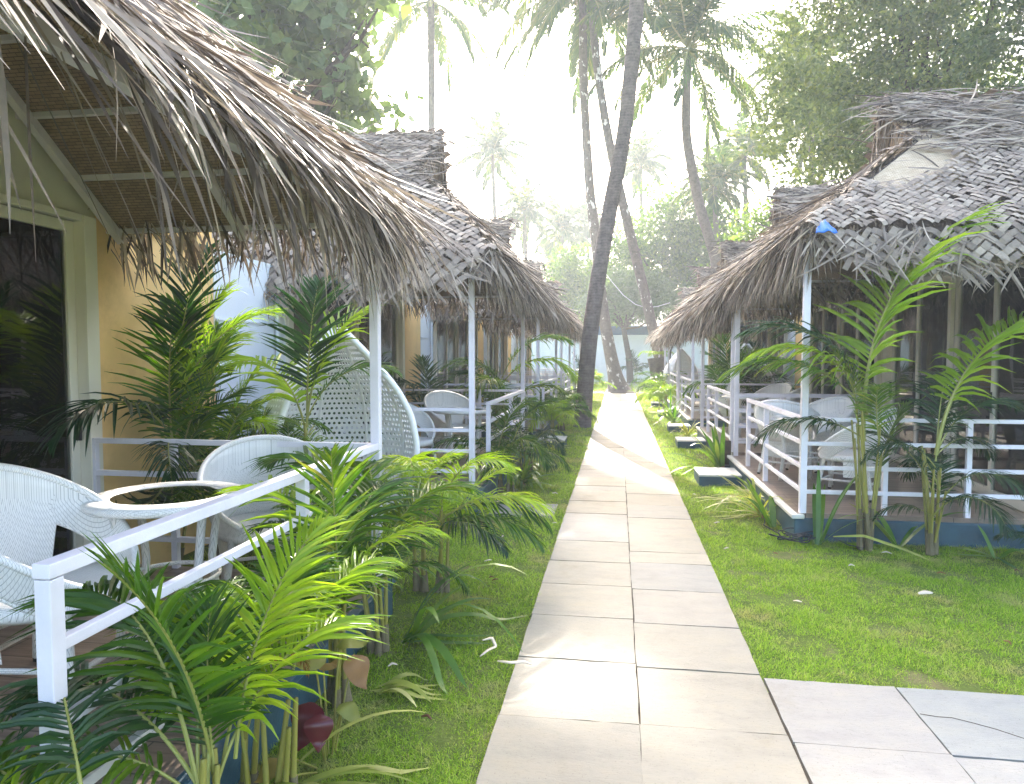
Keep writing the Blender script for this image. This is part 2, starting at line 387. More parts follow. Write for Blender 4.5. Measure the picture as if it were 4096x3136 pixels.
for col,(xa,xb) in enumerate(((PX0,PXC),(PXC,PX1))):
    ys = [.6]
    marks = [1.2,1.82,2.44,3.02,3.64,4.26,4.86,5.42] if col == 0 else [1.15,1.8,2.4,3.03,3.6,4.2,4.82,5.45]
    ys += marks; y = ys[-1]
    while y < 29.6:
        y += random.choice((.61,.61,.61,.46,.31)) ; ys.append(min(y,29.85))
    for a,b in zip(ys,ys[1:]):
        if b-a > .05: slab(p, xa+random.uniform(-.004,.004), xb, a, b)
    slab(p, xa, xb, -3, .6)
tag(p.build('path', M['stone']), kind='structure')
b = MB(); b.box((PX0+.01,-3,-.03),(PX1-.01,29.8,-.004)); b.box((PX1-.01,1.52,-.03),(7.9,3.44,-.0045)); tag(b.build('path_bed', M['soil']), kind='structure')
p = MB()
xs = [PX1+.008,1.325,1.95,2.58,3.5,4.4,5.3,6.2,7.1,8.]
for a,b in zip(xs,xs[1:]):
    sh = (a-.7)*-.015
    slab(p,a,b,2.98+sh,3.57+sh,.010); slab(p,a,b,2.36+sh,2.975+sh,.010); slab(p,a,b,1.5+sh,2.355+sh,.010)
tag(p.build('side_path', M['stone2']), kind='structure')
cr = MB()   # the crack across the broken paver
pts = [(1.335,3.30),(1.40,3.285),(1.46,3.285),(1.53,3.25),(1.6,3.21),(1.68,3.145),(1.78,3.11),(1.94,3.06)]
for (xa,ya),(xb,yb) in zip(pts,pts[1:]): cr.bar((xa,ya,.0125),(xb,yb,.0125),.004,.001)
cr.build('crack', M['soil'], bpy.data.objects['side_path'])
p = MB()
for i in range(5): slab(p,-6+i*1.1,-6+(i+1)*1.1,29.9,31.0,.008)
for i in range(4): slab(p,.74+i*1.1,.74+(i+1)*1.1,29.9,31.0,.008)
slab(p,-.52,-.3,29.95,36,.01); slab(p,.75,1.05,31.0,40,.01); slab(p,-4,1,38.5,42.6,.008)
tag(p.build('end_path', M['stone']), kind='structure')
p = MB(); p.lathe([(.01,.05),(.35,.06),(.62,.03),(.72,-.03)],20,(.15,30.6,0)); tag(p.build('soil_bed', M['soil']), kind='structure')

def inlawn(x,y):
    if PX0-.03 < x < PX1+.03 and y < 29.9: return False
    if x > PX1 and 1.2 < y < 3.59-(x-.7)*.015: return False
    return True
def lawn(name, regs, label):
    mb = MB()
    for (x0,x1,y0,y1,dens,bl) in regs:
        n = int((x1-x0)*(y1-y0)*dens)
        X = rng.uniform(x0,x1,n); Y = rng.uniform(y0,y1,n)
        mg = rng.normal(0,.008,n)+.006*np.sin(Y*9)+.008*np.sin(Y*3.7+2); ok = ~((X>PX0+mg)&(X<PX1-mg)&(Y<29.95)); ok &= ~((X>PX1)&(Y>1.2)&(Y<3.575-(X-.7)*.015-mg))
        X=X[ok]; Y=Y[ok]; n=len(X)
        h = np.array([noise.noise(Vector((a*2.6,b*2.6,0)))+.6*noise.noise(Vector((a*9,b*9,3))) for a,b in zip(X,Y)])
        keep = rng.random(n) < np.clip(1.05+h*1.1,.2,1)
        X=X[keep];Y=Y[keep];h=h[keep];n=len(X)
        th = rng.uniform(0,2*math.pi,n); lean = rng.uniform(.3,1.5,n)
        D = np.stack([np.cos(th)*lean,np.sin(th)*lean,np.ones(n)],1)
        W = np.stack([-np.sin(th),np.cos(th),rng.uniform(-.4,.4,n)],1)
        L = bl*(.55+.8*rng.random(n))*(1+.8*np.clip(h,-1,1))
        zb = -.012+.006*np.clip(h,-1,1)
        mb.strips(np.stack([X,Y,zb],1),D,W,L,bl*.085*(.7+.7*rng.random(n)),rng.uniform(.2,1.4,n),2,[.9,.75,.1])
    return tag(mb.build(name, M['grass']), label, 'lawn', kind='stuff')
lawn('grass',[(-1.42,PX0,1.2,3.2,23000,.031),(-1.42,PX0,3.2,5.5,15000,.035),(-1.42,PX0,5.5,9.5,8000,.042),(-1.42,PX0,9.5,16,2600,.06),(-1.42,PX0,16,30,1300,.075),
      (-3.3,-1.42,4.2,6.9,2500,.055),(-3.3,-1.42,10.9,13,900,.07),(-6,-.5,30,43,250,.12)],
     'short green lawn with dry patches on the chairs-in-front side of the path')
lawn('grass',[(PX1,1.62,3.4,6.6,17000,.034),(1.62,2.9,3.3,6.45,16000,.034),(2.9,5.5,3.2,6.45,8000,.036),(PX1,1.6,6.4,10,8000,.042),(PX1,1.6,10,16,2600,.06),(PX1,1.6,16,30,1300,.075),
      (1.6,3.4,13.95,15.7,900,.07),(.7,6,30,43,250,.12)],
     'bright green lawn right of the path, bordering the side paving')
bpy.data.objects['grass']['label'] = 'green lawn strip left of the path with a curled pale dry leaf on it'

# ------------------------------------------------------------------ thatched cottages
def poly_frame(pts):
    P = [np.array(p,float) for p in pts]
    n = np.cross(P[1]-P[0], P[2]-P[0]); n /= np.linalg.norm(n)
    if n[2] < 0: n = -n
    e = P[1]-P[0]; e /= np.linalg.norm(e)
    d = np.cross(n, e)                      # in-plane, perpendicular to the eave edge
    c = sum(P)/len(P)
    if (c-P[0])@d < 0: d = -d
    q = np.array([((p-P[0])@e,(p-P[0])@d) for p in P])
    return P[0], e, d, n, q
def inpoly(X, Y, q):
    ins = np.zeros(len(X),bool); j = len(q)-1
    for i in range(len(q)):
        xi,yi = q[i]; xj,yj = q[j]
        c = ((yi > Y) != (yj > Y)) & (X < (xj-xi)*(Y-yi)/(yj-yi+1e-12)+xi)
        ins ^= c; j = i
    return ins
def bumpy(X, Y, seed, amp=.05):
    return np.array([noise.noise(Vector((x*1.4,y*1.4,seed)))*amp + noise.noise(Vector((x*4,y*4,seed+9)))*amp*.4 for x,y in zip(X,Y)])
def sheet_slab(mb, pts, t=.02, off=-.045):
    o,e,d,n,q = poly_frame(pts)
    P = [np.array(p,float)+n*off for p in pts]; Q = [p-n*t for p in P]; k = len(P)
    if k == 3: P.append(P[-1]); Q.append(Q[-1]); k = 4
    if k == 4: mb.add(P,[(0,1,2,3)]); mb.add(Q,[(3,2,1,0)])
    else:
        mb.add([P[1],P[2],P[3],P[4]],[(0,1,2,3)]); mb.add([P[4],P[0],P[1],(P[1]+P[4])/2],[(0,1,2,3)])
        mb.add([Q[1],Q[2],Q[3],Q[4]],[(3,2,1,0)]); mb.add([Q[4],Q[0],Q[1],(Q[1]+Q[4])/2],[(3,2,1,0)])
    for i in range(k):
        mb.quad(P[i],P[(i+1)%k],Q[(i+1)%k],Q[i])
def weave(mb, pts, cell, seed, hole=None, ymax=None):
    """plaited strips laid over and under each other on a flat polygon"""
    o,e,d,n,q = poly_frame(pts)
    lo = q.min(0)-.05; hi = q.max(0)+.05; s2 = math.sqrt(.5)
    ext = max(hi-lo); N = int(ext*1.6/cell)+2; c0 = (lo+hi)/2
    I,J = np.meshgrid(np.arange(-N,N),np.arange(-N,N)); I=I.ravel(); J=J.ravel()
    X = c0[0]+(I-J)*s2*cell; Y = c0[1]+(I+J)*s2*cell
    ok = inpoly(X,Y,q)
    if ymax is not None: ok &= Y < ymax
    ok &= rng.random(len(X)) > .06
    if hole is not None: ok &= ~hole(X,Y)
    I=I[ok];J=J[ok];X=X[ok];Y=Y[ok]
    if len(X) == 0: return
    wav = bumpy(X,Y,seed,.06)
    A = ((I+J)//2 % 2 == 0) ^ ((I//1) % 2 == 0)
    ang = np.where(A, math.pi/4, 3*math.pi/4) + rng.normal(0,.07,len(X)) + bumpy(X,Y,seed+20,.45)
    dx,dy = np.cos(ang),np.sin(ang)
    D = dx[:,None]*e + dy[:,None]*d; Wd = -dy[:,None]*e + dx[:,None]*d
    C = o + X[:,None]*e + Y[:,None]*d + (wav+.055)[:,None]*n
    L = cell*1.75*(.9+.25*rng.random(len(X))); w = cell*(.62+.2*rng.random(len(X)))
    h = cell*.16*(.6+.9*rng.random(len(X)))
    rows = []
    for tpos,hh in ((-.5,-.55),(-.2,.8),(.2,.8),(.5,-.55)):
        c = C + D*(L*tpos)[:,None] + n*(h*hh)[:,None]
        rows += [c-Wd*(w/2)[:,None]-n*(h*.25)[:,None], c+Wd*(w/2)[:,None]-n*(h*.1)[:,None]]
    V = np.stack(rows,1); K = len(X)
    F = np.concatenate([np.arange(K)[:,None]*8+np.array([[2*k,2*k+1,2*k+3,2*k+2]]) for k in range(3)],0)
    mb.add(V.reshape(-1,3),F)
def loose(mb, pts, count, Lr, wr, angc, angs, seed, lift=.03, yr=None, xr=None, hole=None):
    """stray dry leaflets lying on a roof plane; angle 0 runs along the eave, -90 points down the slope"""
    o,e,d,n,q = poly_frame(pts); lo=q.min(0); hi=q.max(0)
    X = rng.uniform(lo[0],hi[0],count*3); Y = rng.uniform(lo[1] if yr is None else yr[0], hi[1] if yr is None else yr[1],count*3)
    if xr: X = rng.uniform(xr[0],xr[1],count*3)
    ok = inpoly(X,Y,q)
    if hole is not None: ok &= ~((hole(X,Y)|hole(X+.12,Y)) & (rng.random(len(X))<.86))
    X=X[ok][:count]; Y=Y[ok][:count]; K=len(X)
    if K == 0: return
    wav = bumpy(X,Y,seed,.06)
    a = R(1)*(np.asarray(angc)+rng.normal(0,angs,K)) ; flip = np.where(rng.random(K)<.5,1,-1) if abs(angc)!=90 else np.ones(K)
    a = np.where(flip>0,a,math.pi-a)
    D = np.cos(a)[:,None]*e + np.sin(a)[:,None]*d + n*rng.normal(.06,.12,K)[:,None]
    W = -np.sin(a)[:,None]*e + np.cos(a)[:,None]*d + n*rng.normal(0,.5,K)[:,None]
    P = o+X[:,None]*e+Y[:,None]*d+n*(wav+lift*rng.random(K)+.01)[:,None]
    mb.strips(P,D,W,rng.uniform(*Lr,K),rng.uniform(*wr,K),rng.uniform(.05,.45,K),4,side=rng.normal(0,.22,(K,3)))
def fringe(mb, a, b, outw, dens, Lr, wr, spread, down=1.2, outk=.5, back=.12, bias=0., lift=0.02, tp=1.):
    a=np.array(a,float); b=np.array(b,float); L=np.linalg.norm(b-a); e=(b-a)/L; K=int(L*dens)
    t = rng.random(K)**tp; outw=np.array(outw,float)
    P = a+(b-a)*t[:,None] - outw*(rng.random(K)*back)[:,None] + np.array([0,0,1])*(lift+rng.random(K)*.05+bumpy(t*L,t*0,3.3,.06))[:,None]
    sp = rng.normal(bias,spread,K)
    D = outw*(outk*(.4+rng.random(K)))[:,None] + e*sp[:,None] + np.array([0,0,-1])*(down*(.5+.8*rng.random(K)))[:,None]
    W = e + outw*rng.normal(0,.7,K)[:,None]
    mb.strips(P,D,W,rng.uniform(*Lr,K),rng.uniform(*wr,K),rng.uniform(.2,1.2,K),4,side=rng.normal(0,.18,(K,3)))

def cottage(label, group, side, y0, y1, zr, ze=2.47, ex=1.3, ov=.28, xg=2.5, cell=.06, detail=1., gate='far', wall_end=None, yellow=1.25, style='diag', xd=1.43, xf=3.4, near=False):
    S = side; yc=(y0+y1)/2
    T = thing('thatched_cottage', (S*3.4,yc,0), label, 'cottage', group)
    def X(x): return S*x
    # plinth and deck floor
    b = MB(); b.box((X(xd-.05),y0-.03,-.05),(X(xf+.05),y1+.03,.19)); bevel(b.build('plinth',M['plinth'],T),.01)
    b = MB(); b.box((X(xd-.02),y0,.19),(X(xf),y1,.23)); b.build('deck_floor',M['floor'],T)
    b = MB(); b.box((X(xd-.075),y0-.05,.188),(X(xd+.03),y1+.05,.226)); bevel(b.build('kerb_edge',M['concrete' if S>0 else 'plinth'],T),.008)
    # cabin
    zt=2.45; b=MB()
    b.box((X(xf+.02),y0-.02,zt+.0),(X(xf+.12),y1+.02,2.62))
    b.box((X(xf+.02),y0-.10,0),(X(7.4),y0-.02,2.6)); b.box((X(xf+.02),y1+.02,0),(X(7.4),y1+.1,2.6))
    b.box((X(7.3),y0-.02,0),(X(7.4),y1+.02,2.6)); b.box((X(xf+.12),y0-.02,0),(X(7.3),y1+.02,.22))
    # gable infill above the doors
    ya,yb=y0-ov,y1+ov
    sl=(zr-ze)/((yb-ya)/2)
    def zroof(y): return zr-abs(y-yc)*sl-.09
    k=12
    for i in range(k):
        u=y0+(y1-y0)*i/k; v=y0+(y1-y0)*(i+1)/k
        xa,xb=X(xf+.03),X(xf+.10)
        vs=[(xa,u,2.6),(xa,v,2.6),(xa,v,max(2.6,zroof(v))),(xa,u,max(2.6,zroof(u))),(xb,u,2.6),(xb,v,2.6),(xb,v,max(2.6,zroof(v))),(xb,u,max(2.6,zroof(u)))]
        b.add(vs,[(0,1,2,3),(7,6,5,4)])
    b.build('wall',M['cream'],T)
    # sliding glass doors
    nd=4; w=(y1-y0-.12)/nd
    for i in range(nd):
        a=y0+.06+i*w; c=a+w; xo=xf+(.0 if i%2==0 else .045)
        f=MB(); fw=.07
        f.box((X(xo),a,.235),(X(xo+.04),a+fw,zt)); f.box((X(xo),c-fw,.235),(X(xo+.04),c,zt))
        f.box((X(xo+.002),a+fw,.235),(X(xo+.038),c-fw,.235+.09)); f.box((X(xo+.002),a+fw,zt-.07),(X(xo+.038),c-fw,zt))
        d=bevel(f.build('sliding_door',M['upvc'],T),.004)
        q=MB(); q.box((X(xo+.017),a+fw,.325),(X(xo+.022),c-fw,zt-.07)); q.build('pane',M['glass'],d)
        if detail>.7:
            h=MB(); h.box((X(xo-.03),c-.035,1.05),(X(xo),c-.02,1.25)); h.build('handle',M['black'],d)
    f=MB(); f.box((X(xf-.03),y0-.05,.2),(X(xf+.11),y0+.058,zt+.04)); f.box((X(xf-.03),y1-.058,.2),(X(xf+.11),y1+.05,zt+.04)); f.box((X(xf-.02),y0+.058,zt),(X(xf+.09),y1-.058,zt+.045))
    bevel(f.build('door_surround',M['upvc'],T),.005)
    # curtain
    c=MB(); n=160; zz=(.25,zt-.05)
    ys=np.linspace(y0+.1,y1-.1,n); amp=np.where((ys-y0)%2<1.5,.045,.02)
    xs_=xf+.24+amp*np.sin(ys*38+np.sin(ys*5)*2)
    gap=np.abs(((ys-y0)/(y1-y0))-.45)<.10
    for i in range(n-1):
        if gap[i]: continue
        c.quad((X(xs_[i]),ys[i],zz[0]),(X(xs_[i+1]),ys[i+1],zz[0]),(X(xs_[i+1]),ys[i+1],zz[1]),(X(xs_[i]),ys[i],zz[1]))
    c.build('curtain',M['curtain'],T,smooth=True)
    # yellow and white walls past the doors
    if wall_end is not None:
        ym=min(y1+.12+yellow,wall_end)
        b=MB(); b.box((X(xf+.02),y1+.1,0),(X(xf+.1),ym,2.66)); b.box((X(xf-.03),y1+.1,2.50),(X(xf+.0199),ym,2.58)); b.build('side_wall',M['yellow'],T)
        if wall_end-ym>.1:
            b=MB(); b.box((X(xf+.01),ym,.0),(X(xf+.1),wall_end,2.5))
            for kx in (.8,1.02,1.9): b.box((X(xf-.005),ym+.002,kx),(X(xf+.0098),wall_end,kx+.015))
            b.box((X(xf-.05),ym+.002,0),(X(xf+.0097),wall_end-.002,.62))
            o=b.build('bathroom_wall',M['whitewall'],T); 
            if detail>.7:
                b=MB(); b.tube([(X(xf-.03),wall_end-.25,.3),(X(xf-.03),wall_end-.25,2.2)],.02,8); b.build('drain_pipe',M['whitewall'],o)
    # porch posts and railings
    for y in (y0+.03,y1-.03):
        b=MB(); b.box((X(xd-.0),y-.028,.2),(X(xd+.056),y+.028,ze+.03)); bevel(b.build('post',M['white'],T),.004)
    rail=thing('railing',(0,0,0),None,None); rail.parent=T; rail['_org']=[S*3.4,yc,0]
    ya_,yb_=(y0+.06,y1-.95) if gate=='far' else (y0+.95,y1-.06)
    zs=(1.045,.835,.625,.415)
    hp=[yb_ if gate=='far' else ya_, (ya_+yb_)/2+.25]
    for y in hp:
        b=MB(); b.box((X(xd+.004),y-.024,.2),(X(xd+.052),y+.024,1.022)); bevel(b.build('railing_post',M['white'],rail),.003)
    for z in zs:
        yl,yh=(y0+.058,hp[0]+.021) if gate=='far' else (hp[0]-.021,y1-.058)
        b=MB()
        if z>1: b.box((X(xd+.002),yl-.006*(gate!='far'),z-.02),(X(xd+.054),yh+.006*(gate=='far'),z+.02))
        else:
            b.box((X(xd+.013),yl,z-.017),(X(xd+.043),yh,z+.017))
        bevel(b.build('rail',M['white'],rail),.003)
        for y in (y0+.03,y1-.03):
            b=MB(); b.box((X(xd+.056),y-.018,z-.017),(X(xf-.03),y+.018,z+.017)); bevel(b.build('rail',M['white'],rail),.003)
    for y in (y0+.03,y1-.03):
        for fx in (.36,.7,1.):
            xx=xd+(xf-xd)*fx-(.03 if fx==1. else 0)
            b=MB(); b.box((X(xx-.021),y-.0195,.2),(X(xx+.021),y+.0195,1.0625)); bevel(b.build('railing_post',M['white'],rail),.003)
    # roof frame
    zz_=ze-.03
    b=MB(); b.box((X(xd+.001),y0+.058,zz_-.05),(X(xd+.055),y1-.058,zz_)); b.build('beam',M['steelpaint'],T)
    for sgn in (-1,1):
        for xx in (xd+.03,2.45,xf-.06):
            ytop=yc; ybot=yc+sgn*(yc-ya-.05)
            xstart=xx
            if xx<xg:
                fr=(xx-ex)/(xg-ex); zlim=ze+fr*.64*(zr-ze); ytop=yc+sgn*(zr-zlim)/sl
                if abs(ytop-ybot)<.3: continue
            b=MB(); b.bar((X(xx),ytop,zr-abs(ytop-yc)*sl-.14),(X(xx),ybot,ze-.10),.05,.05); b.build('rafter',M['steelpaint'],T)
        for kf in (.04,.21,.38,.55,.75):
            y=yc+sgn*(yc-ya)*(1-kf); z=ze+(zr-ze)*kf-.085
            fr=min(1,kf/.64); x0_=ex+fr*(xg-ex)+.05
            b=MB(); b.box((X(x0_),y-.017,z-.03),(X(7.3),y+.017,z)); b.build('purlin',M['steelpaint'],T)
    # roof planes
    zg=ze+.64*(zr-ze); h=(yb-ya)/2*(zr-zg)/(zr-ze)
    near_s=[(X(ex),ya,ze),(X(7.0),ya,ze),(X(7.0),yc,zr),(X(xg-.12),yc,zr),(X(xg),yc-h,zg)]
    far_s=[(X(ex),yb,ze),(X(7.0),yb,ze),(X(7.0),yc,zr),(X(xg-.12),yc,zr),(X(xg),yc+h,zg)]
    hip=[(X(ex),ya,ze),(X(ex),yb,ze),(X(xg),yc+h,zg),(X(xg),yc-h,zg)]
    RF=MB()
    for pl in (near_s,far_s,hip): sheet_slab(RF,pl)
    roof=RF.build('roof',M['mat'],T)
    gb=MB(); gb.add([(X(xg+.05),yc-h,zg),(X(xg+.05),yc+h,zg),(X(xg-.05),yc,zr-.05),(X(xg+.0),yc,zr-.05),(X(xg+.12),yc-h,zg),(X(xg+.12),yc+h,zg),(X(xg+.02),yc,zr-.05),(X(xg+.07),yc,zr-.05)],[(0,1,2,3),(7,6,5,4)])
    gb.build('gable_mat',M['mat'],roof)
    ul=MB()  # sheet added below the plaiting so its gaps read as shaded
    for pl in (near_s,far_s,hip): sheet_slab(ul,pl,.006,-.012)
    ul.build('gap_shade_underlay',M['gapshade'],roof)
    wv=MB(); s0=random.random()*50
    hole=None
    if near and S>0:
        hp_=np.array([(.62,.72),(1.36,1.66),(1.30,2.0),(1.50,1.95),(1.68,1.5),(1.5,1.1),(1.05,.76)]); hole=lambda x,y:inpoly(x,y,hp_)
    weave(wv,near_s,cell,s0,hole); weave(wv,hip,cell,s0+5); weave(wv,far_s,cell*1.6,s0+9)
    wv.build('plaited_sheets',M['weave'],roof)
    if hole:
        o_,e_,d_,n_,q_=poly_frame(near_s)
        pm=MB()
        for q4 in ([(.60,.70),(1.20,.62),(1.8,1.05),(1.36,1.62)],[(1.36,1.62),(1.8,1.05),(1.85,1.7),(1.28,2.1)]):
            P4=[o_+e_*a+d_*bb-n_*.004 for a,bb in q4]; pm.quad(*P4); pm.quad(*[p-n_*.006 for p in P4][::-1])
        pm.build('exposed_mat',M['creammat'],roof)
    lm=MB(); D_=detail
    sw=(.014,.024) if D_>.7 else (.02,.04)
    # upper roof: leaflets lying along the ridge
    o_,e_,d_,n_,q_=poly_frame(near_s); hh=q_[:,1].max()
    loose(lm,near_s,int(2600*D_),(.25,.6),sw,0,17,s0,.07,(hh*.52,hh*1.0),None,hole)
    loose(lm,near_s,int(420*D_),(.2,.5),sw,-35,25,s0,.05,(0,hh*.6),None,hole)
    loose(lm,far_s,int(500*D_),(.25,.6),sw,-20,25,s0,.06)
    loose(lm,hip,int((1700 if style=='shaggy' else 1100)*D_),(.35,.75),sw,-90,16,s0,.07)
    # ridge and verge
    fringe(lm,(X(xg-.15),yc,zr+.02),(X(7),yc,zr+.02),(0,-1,0),80*D_,(.2,.5),sw,1.6,.5,.6,.05)
    fringe(lm,(X(xg-.12),yc,zr),(X(xg),yc-h,zg),(-S,0,0),120*D_,(.2,.5),sw,.5,1.,.12,.15)
    fringe(lm,(X(xg-.12),yc,zr),(X(xg),yc+h,zg),(-S,0,0),120*D_,(.2,.5),sw,.5,1.,.12,.15)
    for pa,pb,oo in (((X(ex),ya,ze),(X(xg),yc-h,zg),(-S*.5,-.8,0)),((X(ex),yb,ze),(X(xg),yc+h,zg),(-S*.5,.8,0))):
        fringe(lm,pa,pb,oo,(60 if style=='diag' else 110)*D_,(.2,.45),sw,.5,.8,.5,.1)
    lm.build('loose_leaves',M['thatch'],roof)
    # eaves
    fr=MB()
    Lh=(.4,.75) if style=='shaggy' else (.3,.62)
    fringe(fr,(X(ex),ya,ze),(X(ex),yb,ze),(-S,0,0),(210 if not (near and S<0) else 75)*D_,Lh,sw,.28 if not (near and S<0) else .42,1.5,(.5 if S<0 else .36),.2,bias=.1,tp=1. if not (near and S<0) else .42)
    fringe(fr,(X(ex),ya,ze),(X(6.8),ya,ze),(0,-1,0),75*D_,(.25,.5),(sw[0]*1.2,sw[1]*1.3),.75,1.,.55,.15)
    fringe(fr,(X(ex),yb,ze),(X(6.8),yb,ze),(0,1,0),110*D_,(.25,.5),sw,.6,1.,.5,.15)
    # points of the plaited sheets crossing below the near eave
    Kp=int((7-ex)/ (cell*1.5)); t=(np.arange(Kp)+.5)/Kp
    for sg in (-1,1):
        P=np.array((X(ex),ya,ze))+(np.array((X(7.),ya,ze))-np.array((X(ex),ya,ze)))*t[:,None]
        D=np.stack([np.full(Kp,sg*.75)+rng.normal(0,.1,Kp),np.full(Kp,-.45),np.full(Kp,-.8)],1)
        fr.strips(P+(0,.04,0),D,np.tile((1.,0,.4),(Kp,1)),rng.uniform(.25,.45,Kp),cell*.6,.4,3)
    fr.build('eave_fringe',M['thatch'],roof)
    # sagging plaited valance below the path-side eave of the deep-eaved roofs
    if style=='valance' or (near and S>0):
        vl=MB(); 
        vp=[(X(ex+.1),ya-.02,ze-.02),(X(6.9),ya-.02,ze-.02),(X(6.9),ya-.16,ze-.36),(X(ex+.35),ya-.16,ze-.30)]; weave(vl,vp,cell*1.15,s0+2); loose(vl,vp,int(230*D_),(.15,.5),(.012,.022),45,18,s0,.05)
        for sg in (-1,1):
            Kq=70; tq=rng.random(Kq); P=np.array((X(ex+.35),ya-.15,ze-.28))+(np.array((X(6.9),ya-.15,ze-.34))-np.array((X(ex+.35),ya-.15,ze-.28)))*tq[:,None]; Dq=np.stack([sg*.8+rng.normal(0,.2,Kq),rng.normal(-.15,.1,Kq),np.full(Kq,-.8)],1); vl.strips(P,Dq,np.tile((.8,.3,.4),(Kq,1)),rng.uniform(.12,.34,Kq),rng.uniform(.025,.045,Kq),.3,3)
        vl.build('plaited_valance',M['weave'],roof)
    return T

GL='cottages along the left of the path'; GR='cottages along the right of the path'
L1=cottage('nearest thatched cottage on the shaggy-eaved side, brown mat seen under its roof',GL,-1,.67,4.18,4.05,2.47,1.33,.30,2.45,.05,1.,'near',6.95,1.35,'shaggy',near=True)
L2=cottage('thatched cottage with plaited grey corner, right behind the white hanging egg chair',GL,-1,7.0,10.95,4.4,2.55,1.16,.28,2.35,.075,1.,'near',12.9,1.0,'valance')
L3=cottage('left-hand thatched cottage third from the camera, small woven patch on its roof',GL,-1,13.0,16.95,4.4,2.5,1.2,.28,2.4,.08,.55,'near',18.4,.9)
L4=cottage('left-hand thatched cottage beside the dark leaning palm trunk, fourth from the camera',GL,-1,18.5,21.7,4.2,2.45,1.2,.28,2.3,.1,.4,'near',23.9,.9)
L5=cottage('last thatched cottage on the left, partly hidden by the leaning palm trunk',GL,-1,24,27.8,4.2,2.45,1.2,.28,2.3,.12,.35,'near',None)
R1=cottage('large near thatched cottage with loose plaited roof and a pale bare mat patch',GR,1,6.4,10.0,4.28,2.62,1.5,.16,2.85,.062,1.,'far',None,style='diag',xd=1.57,xf=3.5,near=True)
R2=cottage('right-hand thatched cottage joined behind the near one, white tables on its deck',GR,1,10.3,13.95,4.25,2.5,1.45,.2,2.6,.07,.7,'far',15.6,.9,'shaggy',xd=1.57,xf=3.5)
R3=cottage('right-hand thatched cottage after the pointed egg chair, third from the camera',GR,1,15.7,19.3,4.2,2.45,1.42,.25,2.5,.085,.5,'far',None,style='shaggy',xd=1.57,xf=3.5)
R4=cottage('right-hand thatched cottage with low ragged eave, fourth from the camera',GR,1,19.6,23.2,4.1,2.4,1.42,.2,2.4,.1,.4,'far',24.8,.9,'shaggy',xd=1.57,xf=3.5)
R5=cottage('last thatched cottage on the right beside the leaning lichen-spotted palm',GR,1,24.9,28.5,4.0,2.35,1.42,.25,2.4,.12,.35,'far',None,style='shaggy',xd=1.57,xf=3.5)

tp=MB()
C_=np.array((1.66,6.10,2.60))
for i in range(8):
    for j in range(6):
        f=lambda a,b:tuple(C_+np.array(((a/8-.5)*.17*(1-.55*b/6),.10*(b/6)+.012*math.sin(a*1.1),.105*(b/6)+.008*math.sin(a*1.6+b)-.03*abs(a/8-.5))))
        tp.quad(f(i,j),f(i+1,j),f(i+1,j+1),f(i,j+1))
o=tp.build('tarp_scrap',M['tarp'],smooth=True); tag(o,'scrap of bright blue tarp tucked under the thatch on top of a white post','tarp')
sd=o.modifiers.new('t','SOLIDIFY'); sd.thickness=.006

# step blocks
def step(x0,x1,y0,y1,h,label):
    T=thing('step_block',((x0+x1)/2,(y0+y1)/2,0),label,'step','painted step blocks at the deck entrances')
    b=MB(); b.box((x0,y0,-.02),(x1,y1,h-.02)); bevel(b.build('base',M['plinth'],T),.005)
    b=MB(); b.box((x0-.006,y0-.006,h-.02),(x1+.006,y1+.006,h+.005)); bevel(b.build('top',M['concrete'],T),.004)
step(1.0,1.5,8.9,9.5,.13,'nearest blue step with pale top, on the lawn right of the path')
step(1.03,1.5,12.45,13.0,.13,'blue step with white top beside the yellow variegated clump')
step(1.05,1.5,15.0,15.5,.13,'blue step with white top just past the red-brown dead leaves')
step(1.05,1.5,18.6,19.2,.13,'small blue step near the strap-leaf clump, second last on the right')
step(1.05,1.5,22.3,22.9,.12,'farthest blue step on the right, below the bushy palm')
step(-1.36,-.9,12.1,12.75,.14,'blue step with leaf-strewn white top left of the path')
b=MB(); slab(b,-1.27,-.62,6.92,7.48,.014,t=.04)
tag(b.build('paving_slab',M['stone2']),'single pale flat slab set in the left lawn','paving slab')

